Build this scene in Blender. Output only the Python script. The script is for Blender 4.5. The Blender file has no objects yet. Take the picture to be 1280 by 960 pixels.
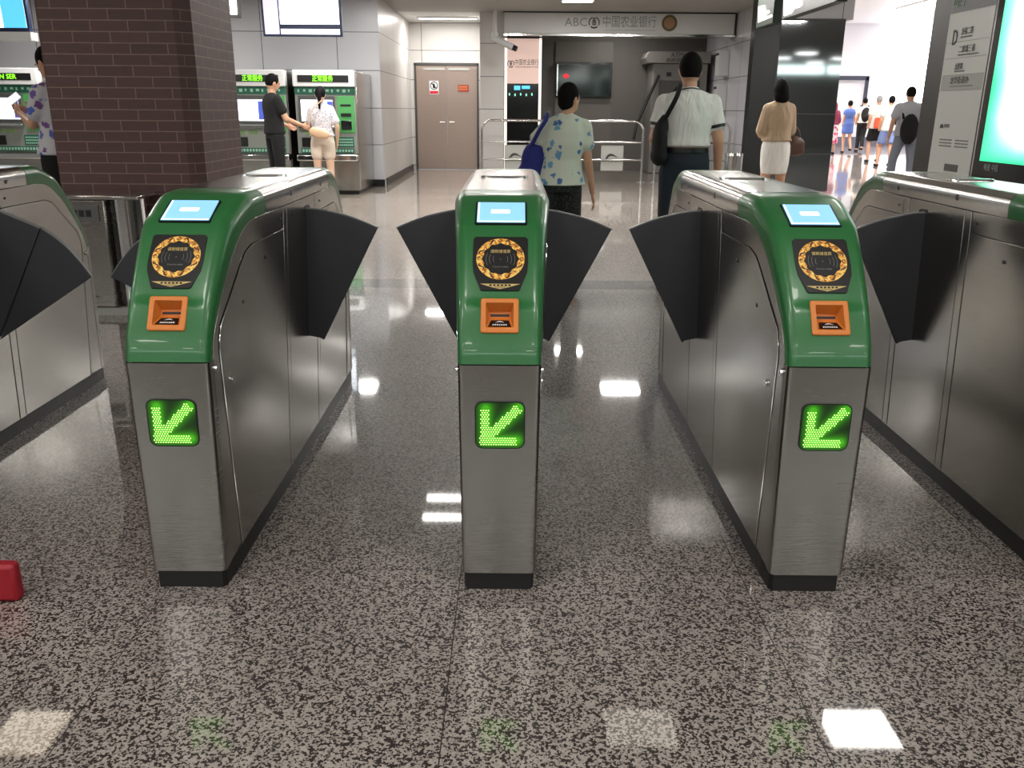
import bpy, bmesh, math, random
from mathutils import Vector, Matrix
random.seed(7)
sc = bpy.context.scene
COL = sc.collection
PI = math.pi
V = Vector

# ------------------------------------------------------------------ materials
def srgb(c):
    return tuple(((v/255)/12.92 if v/255 <= .04045 else ((v/255+.055)/1.055)**2.4) for v in c)

def mat(name, col=(128,128,128), rough=.5, metal=0., emit=None, es=0., spec=.5, coat=0., alpha=None, trans=0.):
    m = bpy.data.materials.new(name); m.use_nodes = True
    b = m.node_tree.nodes['Principled BSDF']
    b.inputs['Base Color'].default_value = (*srgb(col), 1)
    b.inputs['Roughness'].default_value = rough
    b.inputs['Metallic'].default_value = metal
    b.inputs['Specular IOR Level'].default_value = spec
    b.inputs['Coat Weight'].default_value = coat
    b.inputs['Coat Roughness'].default_value = .03
    b.inputs['Transmission Weight'].default_value = trans
    if emit:
        b.inputs['Emission Color'].default_value = (*srgb(emit), 1)
        b.inputs['Emission Strength'].default_value = es
    return m

class NT:
    def __init__(s, m): s.t = m.node_tree; s.b = s.t.nodes['Principled BSDF']
    def n(s, typ, **kw):
        n = s.t.nodes.new(typ)
        for k, v in kw.items():
            if k.startswith('_'): setattr(n, k[1:], v)
            else: n.inputs[k.replace('_', ' ')].default_value = v
        return n
    def l(s, a, b): s.t.links.new(a, b)
    def coord(s, which='Object'):
        return s.n('ShaderNodeTexCoord').outputs[which]
    def mapping(s, src, scale=(1,1,1), loc=(0,0,0), rot=(0,0,0)):
        m = s.n('ShaderNodeMapping'); s.l(src, m.inputs['Vector'])
        m.inputs['Scale'].default_value = scale; m.inputs['Location'].default_value = loc
        m.inputs['Rotation'].default_value = rot
        return m.outputs['Vector']
    def ramp(s, src, stops, interp='LINEAR'):
        r = s.n('ShaderNodeValToRGB'); s.l(src, r.inputs['Fac']); r.color_ramp.interpolation = interp
        e = r.color_ramp.elements
        while len(e) < len(stops): e.new(.5)
        for i, (p, c) in enumerate(stops):
            e[i].position = p
            e[i].color = (*srgb(c), 1) if isinstance(c, tuple) else (c, c, c, 1)
        return r.outputs['Color']
    def mix(s, f, a, b, typ='MIX'):
        m = s.n('ShaderNodeMix', _data_type='RGBA', _blend_type=typ)
        for i, v in ((0, f), (6, a), (7, b)):
            if isinstance(v, (int, float)): m.inputs[i].default_value = v
            elif isinstance(v, tuple): m.inputs[i].default_value = (*srgb(v), 1)
            else: s.l(v, m.inputs[i])
        return m.outputs[2]
    def bump(s, h, strength=.1, dist=.01):
        b = s.n('ShaderNodeBump', Strength=strength, Distance=dist); s.l(h, b.inputs['Height'])
        s.l(b.outputs['Normal'], s.b.inputs['Normal'])

def brushed(name, col, r0, r1, stretch=(4, 4, 220), bumpk=.012, dk=.86):
    m = mat(name, col, r0, 1.0); t = NT(m)
    n = t.n('ShaderNodeTexNoise', Scale=3.0, Detail=5.0)
    t.l(t.mapping(t.coord(), stretch), n.inputs['Vector'])
    big = t.n('ShaderNodeTexNoise', Scale=3.5, Detail=3.0)
    t.l(t.coord(), big.inputs['Vector'])
    mr = t.n('ShaderNodeMapRange'); t.l(n.outputs['Fac'], mr.inputs['Value'])
    mr.inputs['To Min'].default_value = r0; mr.inputs['To Max'].default_value = r1
    mb = t.n('ShaderNodeMath', _operation='MULTIPLY_ADD'); t.l(big.outputs['Fac'], mb.inputs[0])
    mb.inputs[1].default_value = .08; t.l(mr.outputs['Result'], mb.inputs[2])
    t.l(mb.outputs[0], t.b.inputs['Roughness'])
    c = t.ramp(n.outputs['Fac'], [(0, tuple(int(v*dk) for v in col)), (1, col)])
    t.l(c, t.b.inputs['Base Color'])
    t.bump(n.outputs['Fac'], bumpk, .002)
    return m

M = {}
M['steel'] = brushed('brushed_steel', (186,183,177), .12, .24)
M['steel_h'] = brushed('brushed_steel_front', (160,157,154), .18, .25, (3, 3, 300), .003, .96)
M['chrome'] = mat('polished_steel', (215,215,215), .12, 1)
M['darksteel'] = mat('dark_groove', (28,28,28), .6)
M['top'] = brushed('steel_top', (200,198,194), .10, .2, (160, 5, 5), .006)
M['plinth'] = mat('black_plinth', (18,17,17), .45)
M['green'] = mat('green_plastic', (42,104,56), .34, coat=.25)
M['orange'] = mat('orange_plastic', (206,120,48), .45)
M['orange_dark'] = mat('dark_slot', (40,22,14), .6)
M['wing'] = mat('charcoal_wing', (50,50,55), .5)
M['wing_edge'] = mat('wing_edge', (120,122,122), .4)
M['black'] = mat('black_plastic', (14,14,15), .35)
M['blackgloss'] = mat('black_gloss', (12,13,14), .12)
M['lcd'] = mat('lcd_screen', (120,180,215), .3, emit=(150,205,235), es=.75)
M['lcdtext'] = mat('lcd_bright', (230,240,250), .3, emit=(235,245,252), es=.95)
M['gold'] = mat('gold_print', (228,170,62), .4)
M['goldpale'] = mat('pale_gold_print', (200,175,110), .45)
M['white'] = mat('white_print', (225,225,225), .5)
M['grey'] = mat('grey_print', (120,120,120), .6)
M['ledbg'] = mat('led_back', (8,34,6), .35, emit=(30,110,8), es=.32)
M['ledbar'] = mat('led_glow', (60,200,30), .4, emit=(96,235,30), es=1.7)
M['leddot'] = mat('led_dot', (220,255,200), .4, emit=(176,255,96), es=2.0)
M['ledtext'] = mat('led_text', (120,255,40), .4, emit=(130,255,40), es=2.2)
M['skin'] = mat('skin', (196,150,122), .55)
M['skin_pale'] = mat('skin_pale', (214,176,150), .55)
M['hair'] = mat('black_hair', (13,11,11), .85, spec=.15)
def cloth(name, col):
    m = mat(name, col, .85); t = NT(m); n = t.n('ShaderNodeTexNoise', Scale=3.2, Detail=2.0, Distortion=.6)
    t.l(t.mapping(t.coord(), (3.2, 3.2, .9)), n.inputs['Vector']); t.bump(n.outputs['Fac'], .9, .045); return m
M['white_cloth'] = cloth('white_cloth', (225,223,218))
M['black_cloth'] = mat('black_cloth', (16,16,17), .9)
M['jean'] = mat('dark_denim', (30,38,48), .9)
M['beige'] = cloth('beige_knit', (176,152,126))
M['beige_d'] = mat('beige_band', (150,128,104), .9)
M['whitepanel'] = mat('white_metal_panel', (200,200,200), .4)
M['lightgrey'] = mat('light_grey', (165,165,160), .45)
M['darkgrey'] = mat('dark_grey', (70,68,66), .5)
M['dkwall'] = mat('dark_recess_wall', (92,88,84), .6)
M['lamp'] = mat('lamp_diffuser', (255,250,240), .5, emit=(255,248,238), es=9.0)
M['lampdim'] = mat('dim_lamp_diffuser', (255,240,210), .5, emit=(255,226,180), es=2.6)
M['lampfaint'] = mat('faint_lamp_diffuser', (255,240,210), .5, emit=(255,236,200), es=1.0)
M['screenw'] = mat('bright_screen', (230,240,255), .3, emit=(235,243,255), es=2.4)
M['screenb'] = mat('blue_screen', (60,160,220), .3, emit=(90,190,235), es=1.2)
M['navy'] = mat('navy_strip', (20,30,60), .4)
M['red'] = mat('red_fabric', (190,30,45), .7)
M['ptext'] = mat('dark_print', (50,48,46), .6)
M['gtext'] = mat('grey_letters', (128,132,136), .4)
M['kgreen'] = mat('kiosk_green', (70,146,78), .5)
M['kface'] = mat('kiosk_face', (142,146,140), .38, .4)
M['kgreend'] = mat('kiosk_dark_green', (24,92,70), .5)
M['glassedge'] = mat('thin_edge', (190,190,190), .3, 1)
M['tan'] = mat('tan_leather', (216,180,146), .5)
M['brown'] = mat('brown_leather', (78,50,38), .5)
M['blue'] = mat('blue_cloth', (36,42,120), .8)

# floor granite -------------------------------------------------------
def granite(name, light, dark, mid, thr, scale, seamx, seamy, tile, rough, seamcol=.35):
    m = mat(name, light, .4, spec=.25, coat=1.); m.node_tree.nodes['Principled BSDF'].inputs['Coat Roughness'].default_value = rough; t = NT(m)
    co = t.coord('Object')
    wn = t.n('ShaderNodeTexNoise', Scale=scale*1.1, Detail=1.0); t.l(co, wn.inputs['Vector'])
    wv = t.n('ShaderNodeVectorMath', _operation='MULTIPLY_ADD'); t.l(wn.outputs['Color'], wv.inputs[0]); wv.inputs[1].default_value = (.008,.008,.008); t.l(co, wv.inputs[2])
    n = t.n('ShaderNodeTexVoronoi', Scale=scale*2.1); t.l(wv.outputs[0], n.inputs['Vector'])
    sx_ = t.n('ShaderNodeSeparateColor'); t.l(n.outputs['Color'], sx_.inputs[0])
    cl = t.n('ShaderNodeTexNoise', Scale=scale*.8, Detail=1.0); t.l(co, cl.inputs['Vector'])
    am = t.n('ShaderNodeMath', _operation='MULTIPLY_ADD'); t.l(cl.outputs['Fac'], am.inputs[0]); am.inputs[1].default_value = .9; t.l(sx_.outputs[0], am.inputs[2])
    sp = t.ramp(am.outputs[0], [(0., dark), (thr+.37, dark), (thr+.42, mid), (thr+.60, light)])
    n2 = t.n('ShaderNodeTexNoise', Scale=scale*2.1, Detail=1.0)
    t.l(t.mapping(co, loc=(7, 3, 1)), n2.inputs['Vector'])
    wh = t.ramp(n2.outputs['Fac'], [(.35, .78), (.65, 1.08)])
    c = t.mix(1.0, sp, wh, 'MULTIPLY')
    n3 = t.n('ShaderNodeTexNoise', Scale=.9, Detail=2.0); t.l(co, n3.inputs['Vector'])
    c = t.mix(1.0, c, t.ramp(n3.outputs['Fac'], [(.3, .9), (.7, 1.05)]), 'MULTIPLY')
    sep = t.n('ShaderNodeSeparateXYZ'); t.l(co, sep.inputs[0])
    line = None
    for ax, off in ((0, seamx), (1, seamy)):
        a = t.n('ShaderNodeMath', _operation='ADD'); t.l(sep.outputs[ax], a.inputs[0]); a.inputs[1].default_value = -off + 100*tile + tile/2
        md = t.n('ShaderNodeMath', _operation='MODULO'); t.l(a.outputs[0], md.inputs[0]); md.inputs[1].default_value = tile
        sb = t.n('ShaderNodeMath', _operation='SUBTRACT'); t.l(md.outputs[0], sb.inputs[0]); sb.inputs[1].default_value = tile/2
        ab = t.n('ShaderNodeMath', _operation='ABSOLUTE'); t.l(sb.outputs[0], ab.inputs[0])
        lt = t.n('ShaderNodeMath', _operation='LESS_THAN'); t.l(ab.outputs[0], lt.inputs[0]); lt.inputs[1].default_value = .0014 if ax == 0 else .0010
        if line is None: line = lt.outputs[0]
        else:
            mx = t.n('ShaderNodeMath', _operation='MAXIMUM'); t.l(line, mx.inputs[0]); t.l(lt.outputs[0], mx.inputs[1]); line = mx.outputs[0]
    c = t.mix(line, c, (34,30,28))
    t.l(c, t.b.inputs['Base Color'])
    return m
M['granite'] = granite('speckled_granite', (168,159,153), (44,36,35), (134,126,121), .47, 95, -.955, 2.25, .81, .035)
M['granite_far'] = granite('pale_granite', (178,168,158), (124,114,104), (160,150,140), .44, 60, -.955, 7.1, .81, .05)
M['granite_dark'] = granite('dark_granite_strip', (84,80,78), (44,42,42), (66,62,60), .48, 95, -.955, 6.0, .81, .04)

# brick ---------------------------------------------------------------
def brickmat():
    m = mat('maroon_brick', (90,56,54), .55); t = NT(m)
    co = t.coord('Object'); sep = t.n('ShaderNodeSeparateXYZ'); t.l(co, sep.inputs[0])
    ad = t.n('ShaderNodeMath', _operation='ADD'); t.l(sep.outputs[0], ad.inputs[0]); t.l(sep.outputs[1], ad.inputs[1])
    cb = t.n('ShaderNodeCombineXYZ'); t.l(ad.outputs[0], cb.inputs[0]); t.l(sep.outputs[2], cb.inputs[1])
    b = t.n('ShaderNodeTexBrick', Scale=1.0, Mortar_Size=.0035, Mortar_Smooth=.1, Brick_Width=.2365, Row_Height=.0667, Bias=0.)
    b.offset = .5; b.squash = 1.0
    t.l(cb.outputs[0], b.inputs['Vector'])
    b.inputs['Color1'].default_value = (*srgb((88,58,56)), 1)
    b.inputs['Color2'].default_value = (*srgb((80,54,52)), 1)
    b.inputs['Mortar'].default_value = (*srgb((132,104,96)), 1)
    n = t.n('ShaderNodeTexNoise', Scale=12.0, Detail=6.0); t.l(t.mapping(co, (1, 1, 9)), n.inputs['Vector'])
    c = t.mix(1.0, b.outputs['Color'], t.ramp(n.outputs['Fac'], [(.3, .85), (.7, 1.1)]), 'MULTIPLY')
    t.l(c, t.b.inputs['Base Color'])
    t.bump(n.outputs['Fac'], .15, .004)
    return m
M['brick'] = brickmat()

def panelmat(name, col, pw, ph, zoff, rough=.32, seam=(70,70,72), uoff=0.):
    m = mat(name, col, rough); t = NT(m)
    co = t.coord('Object'); sep = t.n('ShaderNodeSeparateXYZ'); t.l(co, sep.inputs[0])
    ad = t.n('ShaderNodeMath', _operation='ADD'); t.l(sep.outputs[0], ad.inputs[0]); t.l(sep.outputs[1], ad.inputs[1])
    cb = t.n('ShaderNodeCombineXYZ'); t.l(ad.outputs[0], cb.inputs[0]); t.l(sep.outputs[2], cb.inputs[1])
    b = t.n('ShaderNodeTexBrick', Scale=1.0, Mortar_Size=.006, Mortar_Smooth=.1, Brick_Width=pw, Row_Height=ph, Bias=0.)
    b.offset = 0.
    t.l(t.mapping(cb.outputs[0], loc=(uoff, zoff, 0)), b.inputs['Vector'])
    c2 = tuple(int(v*.97) for v in col)
    b.inputs['Color1'].default_value = (*srgb(col), 1); b.inputs['Color2'].default_value = (*srgb(c2), 1)
    b.inputs['Mortar'].default_value = (*srgb(seam), 1)
    t.l(b.outputs['Color'], t.b.inputs['Base Color'])
    return m
M['wall'] = panelmat('wall_panels', (196,196,200), 1.25, .6, -.1)
M['wall2'] = panelmat('pale_wall_panels', (200,197,194), 1.5, .6, -.1)

# ------------------------------------------------------------------ mesh helpers
def bmn(): return bmesh.new()

def finish(name, bm, m, parent=None, loc=None, smooth=False, bevel=0., seg=2, angle=40):
    bmesh.ops.recalc_face_normals(bm, faces=bm.faces[:])
    me = bpy.data.meshes.new(name); bm.to_mesh(me); bm.free()
    if m is not None:
        for mm in (m if isinstance(m, (list, tuple)) else [m]): me.materials.append(mm)
    if smooth:
        me.polygons.foreach_set('use_smooth', [True]*len(me.polygons))
        if angle: me.set_sharp_from_angle(angle=math.radians(angle))
    o = bpy.data.objects.new(name, me); COL.objects.link(o)
    if parent is not None: o.parent = parent
    if loc is not None: o.location = loc
    if bevel > 0:
        b = o.modifiers.new('b', 'BEVEL'); b.width = bevel; b.segments = seg; b.limit_method = 'ANGLE'; b.angle_limit = math.radians(50)
        b.harden_normals = False
        me.polygons.foreach_set('use_smooth', [True]*len(me.polygons))
        me.set_sharp_from_angle(angle=math.radians(38))
    return o

def box(bm, x0, x1, y0, y1, z0, z1):
    vs = [bm.verts.new((x, y, z)) for z in (z0, z1) for y in (y0, y1) for x in (x0, x1)]
    for f in ((0,2,3,1), (4,5,7,6), (0,1,5,4), (2,6,7,3), (0,4,6,2), (1,3,7,5)):
        bm.faces.new([vs[i] for i in f])
    return vs

def prism(bm, poly, f0, f1):
    """poly of 2-D points; f0/f1 map a point to 3-D for the two caps"""
    a = [bm.verts.new(f0(*p)) for p in poly]; b = [bm.verts.new(f1(*p)) for p in poly]
    n = len(poly)
    bm.faces.new(a); bm.faces.new(b[::-1])
    for i in range(n): bm.faces.new((a[i], b[i], b[(i+1) % n], a[(i+1) % n]))

def frame_of(d):
    d = d.normalized(); a = V((0, 0, 1)) if abs(d.z) < .9 else V((1, 0, 0))
    u = d.cross(a).normalized(); return u, d.cross(u).normalized()

def cyl(bm, p0, p1, r0, r1=None, n=16, cap=True):
    p0 = V(p0); p1 = V(p1); r1 = r0 if r1 is None else r1
    u, w = frame_of(p1-p0)
    A = [bm.verts.new(p0+(u*math.cos(t)+w*math.sin(t))*r0) for t in [2*PI*i/n for i in range(n)]]
    B = [bm.verts.new(p1+(u*math.cos(t)+w*math.sin(t))*r1) for t in [2*PI*i/n for i in range(n)]]
    for i in range(n): bm.faces.new((A[i], A[(i+1) % n], B[(i+1) % n], B[i]))
    if cap: bm.faces.new(A[::-1]); bm.faces.new(B)

def tube(bm, pts, r, n=10):
    pts = [V(p) for p in pts]; rings = []
    u = None
    for i, p in enumerate(pts):
        d = (pts[min(i+1, len(pts)-1)]-pts[max(i-1, 0)]).normalized()
        if u is None: u, w = frame_of(d)
        else:
            u = (u-d*u.dot(d)).normalized(); w = d.cross(u)
        rings.append([bm.verts.new(p+(u*math.cos(t)+w*math.sin(t))*r) for t in [2*PI*k/n for k in range(n)]])
    for a, b in zip(rings, rings[1:]):
        for i in range(n): bm.faces.new((a[i], a[(i+1) % n], b[(i+1) % n], b[i]))
    bm.faces.new(rings[0][::-1]); bm.faces.new(rings[-1])

def ell(bm, c, r, u=16, v=10, rot=None):
    mt = Matrix.Translation(c) @ (rot.to_4x4() if rot else Matrix.Identity(4)) @ Matrix.Diagonal((*r, 1))
    bmesh.ops.create_uvsphere(bm, u_segments=u, v_segments=v, radius=1, matrix=mt)

def caps(bm, p0, p1, r0, r1, n=12):
    """tapered round-ended limb"""
    p0 = V(p0); p1 = V(p1); cyl(bm, p0, p1, r0, r1, n); ell(bm, p0, (r0,)*3, n, 8); ell(bm, p1, (r1,)*3, n, 8)

def loft(bm, rings):
    R = [[bm.verts.new(p) for p in r] for r in rings]; n = len(R[0])
    for a, b in zip(R, R[1:]):
        for i in range(n): bm.faces.new((a[i], a[(i+1) % n], b[(i+1) % n], b[i]))
    bm.faces.new(R[0][::-1]); bm.faces.new(R[-1])

def rrect(x0, x1, y0, y1, r, k=5):
    out = []
    for cx, cy, a in ((x1-r, y1-r, 0), (x0+r, y1-r, PI/2), (x0+r, y0+r, PI), (x1-r, y0+r, 3*PI/2)):
        for i in range(k+1): out.append((cx+r*math.cos(a+PI/2*i/k), cy+r*math.sin(a+PI/2*i/k)))
    return out

def tag(o, label, cat, group=None):
    o['label'] = label; o['category'] = cat
    if group: o['group'] = group
    return o
def thing(name, label, cat, loc=(0,0,0), rz=0, group=None):
    o = bpy.data.objects.new(name, None); COL.objects.link(o); o.location = loc; o.rotation_euler = (0, 0, rz)
    return tag(o, label, cat, group)
def struct(name, bm, m, **k):
    o = finish(name, bm, m, **k); o['kind'] = 'structure'; return o
def copy_tree(o, parent=None):
    c = o.copy(); COL.objects.link(c)
    if parent is not None: c.parent = parent; c.matrix_parent_inverse = o.matrix_parent_inverse
    for ch in list(o.children): copy_tree(ch, c)
    return c
def part(name, m, parent, *boxes, bevel=0.):
    bm = bmn()
    for b in boxes: box(bm, *b)
    return finish(name, bm, m, parent, bevel=bevel)

def text(name, s, size, loc, rot, m, parent=None, width=None, ext=.0008, align='CENTER'):
    cu = bpy.data.curves.new(name, 'FONT'); cu.body = s; cu.size = size; cu.align_x = align; cu.align_y = 'CENTER'
    cu.extrude = ext; cu.resolution_u = 2
    t = bpy.data.objects.new('tmp', cu); COL.objects.link(t)
    dg = bpy.context.evaluated_depsgraph_get()
    me = bpy.data.meshes.new_from_object(t.evaluated_get(dg))
    bpy.data.objects.remove(t); 
    if width and len(me.vertices):
        xs = [v.co.x for v in me.vertices]; w = max(xs)-min(xs); cx = (max(xs)+min(xs))/2; k = width/w
        for v in me.vertices: v.co.x = (v.co.x-cx)*k
    me.materials.clear(); me.materials.append(m); me.name = name
    o = bpy.data.objects.new(name, me); COL.objects.link(o)
    o.location = loc; o.rotation_euler = rot
    if parent is not None: o.parent = parent
    return o
FRONT = (PI/2, 0, 0)          # reads from -Y
LEFTF = (PI/2, 0, -PI/2)      # reads from -X

def catmull(P, n):
    out = []
    for i in range(len(P)-1):
        p0 = P[max(i-1, 0)]; p1 = P[i]; p2 = P[i+1]; p3 = P[min(i+2, len(P)-1)]
        for k in range(n):
            t = k/n
            out.append(tuple(.5*((2*p1[j])+(-p0[j]+p2[j])*t+(2*p0[j]-5*p1[j]+4*p2[j]-p3[j])*t*t+(-p0[j]+3*p1[j]-3*p2[j]+p3[j])*t**3) for j in range(2)))
    out.append(tuple(P[-1])); return out

# ------------------------------------------------------------------ ticket gate
def hw(y, z):
    t = min(max(1-(1.0-abs(y))/.52, 0), 1)
    return .1+.04*z-.028*z*t
OUT = [(-.992,.655),(-.976,.71),(-.925,.80),(-.846,.898),(-.762,.982),(-.70,1.012),(-.625,1.038),(-.575,1.048),(-.47,1.05)]
INN = [(-.955,.655),(-.935,.71),(-.87,.79),(-.775,.885),(-.70,.937),(-.645,.962),(-.60,.972),(-.55,.976),(-.47,.977)]
OUTC = catmull(OUT, 5); INNC = catmull(INN, 5)
def prof_at(z):
    for a, b in zip(OUTC, OUTC[1:]):
        if a[1] <= z <= b[1]:
            k = (z-a[1])/(b[1]-a[1]); return a[0]+(b[0]-a[0])*k
def shell(outc, innc, rfun, thick=.0):
    """open loft along a profile with rounded shoulders; rows run across x"""
    bm = bmn(); rows = []
    n = len(outc)
    for i in range(n):
        a = outc[max(i-1, 0)]; b = outc[min(i+1, n-1)]
        ty, tz = b[0]-a[0], b[1]-a[1]; L = math.hypot(ty, tz); ty /= L; tz /= L
        ny, nz = -tz, ty                      # outward (front/up) normal of the profile
        y, z = outc[i]; iy, iz = innc[i]; r = rfun(z)
        h = hw(y, z)
        half = [(hw(iy, iz), iy, iz)]
        my, mz = y-ny*r, z-nz*r
        half.append(((hw(iy, iz)+h)/2, (iy+my)/2, (iz+mz)/2))
        for k in range(7):
            ph = PI/2*k/6
            half.append((h-r+r*math.cos(ph), y-ny*r*(1-math.sin(ph)), z-nz*r*(1-math.sin(ph))))
        half.append((h*.35, y, z))
        row = [(px, py, pz) for px, py, pz in half]+[(-px, py, pz) for px, py, pz in half[::-1]]
        rows.append([bm.verts.new(p) for p in row])
    for a, b in zip(rows, rows[1:]):
        for i in range(len(a)-1): bm.faces.new((a[i], a[i+1], b[i+1], b[i]))
    return bm
def mirror_y(bm):
    for v in bm.verts: v.co.y = -v.co.y
    return bm
rhead = lambda z: .020+.018*min(max((z-.655)/.38, 0), 1)
def rtop(z): return .038

def side_plate(bm, poly, s, off, thick):
    """plate on the side s (+1/-1) of the cabinet, following its taper"""
    t = bmesh.new()
    t.faces.new([t.verts.new((0, y, z)) for y, z in poly])
    ys = [p[0] for p in poly]
    for c in [-.95+.1*i for i in range(20)]:
        if abs(c) > .5 and min(ys) < c < max(ys):
            bmesh.ops.bisect_plane(t, geom=t.verts[:]+t.edges[:]+t.faces[:], plane_co=(0, c, 0), plane_no=(0, 1, 0))
    vm = {}
    edges = {}
    for f in t.faces:
        for v in f.verts:
            if v not in vm:
                y, z = v.co.y, v.co.z
                vm[v] = (bm.verts.new((s*(hw(y, z)+off+thick), y, z)), bm.verts.new((s*(hw(y, z)+off-.004), y, z)))
        bm.faces.new([vm[v][0] for v in f.verts])
    for e in t.edges:
        if e.is_boundary:
            a, b = e.verts; bm.faces.new((vm[a][0], vm[b][0], vm[b][1], vm[a][1]))
    t.free()

def make_wing(s, parent, wide=False, sx=1.0):
    """fan shaped flap reaching out of the cabinet side"""
    Y = .08
    pts_out = [(-.02,.935),(.05,.931),(.14,.912),(.20,.893),(.265,.866)]
    if not wide:
        poly = pts_out+[(.06,.438),(.045,.447),(0,.455),(-.02,.455)]
        polys = [poly]
    else:
        polys = [[(-.02,.94),(.06,.932),(.127,.908),(.19,.882),(.25,.856),(.047,.44),(.0,.405),(-.02,.40)],
                 [(.25,.856),(.30,.82),(.345,.778),(.385,.727),(.42,.675),(.044,.428)]]
    out = []
    for i, poly in enumerate(polys):
        bm = bmn(); th = .008-.002*i; x0 = .115
        f = lambda d: (lambda x, z: (s*(hw(0, z)-.004+x*sx), Y+d+i*.004, z))
        prism(bm, poly, f(-th), f(th))
        w = finish('wing' if i == 0 else 'wing_extension', bm, M['wing'], parent if i == 0 else out[0], bevel=.0025)
        out.append(w)
        edge = (pts_out if not wide else (poly[0:5] if i == 0 else poly[0:5]))
        eb = bmn(); E = catmull([p for p in edge], 4)
        n = len(E)
        for (xa, za), (xb, zb) in zip(E, E[1:]):
            q = [f(-th)(xa, za+.001), f(-th)(xb, zb+.001), f(th)(xb, zb+.001), f(th)(xa, za+.001)]
            vs = [eb.verts.new(V(p)+V((0, 0, .0006))) for p in q]+[eb.verts.new(V(p)-V((0, 0, .004))) for p in q]
            for ff in ((0,1,2,3), (7,6,5,4), (0,4,5,1), (1,5,6,2), (2,6,7,3), (3,7,4,0)): eb.faces.new([vs[k] for k in ff])
        finish('edge_trim', eb, M['wing_edge'], w)
    return out[0]

def tang(z):
    """point + outward normal of the head front at height z"""
    for a, b in zip(OUTC, OUTC[1:]):
        if a[1] <= z <= b[1]:
            k = (z-a[1])/(b[1]-a[1]); y = a[0]+(b[0]-a[0])*k
            ty, tz = b[0]-a[0], b[1]-a[1]; L = math.hypot(ty, tz)
            return V((0, y, z)), V((0, -tz/L, ty/L)), V((0, ty/L, tz/L))

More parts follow.
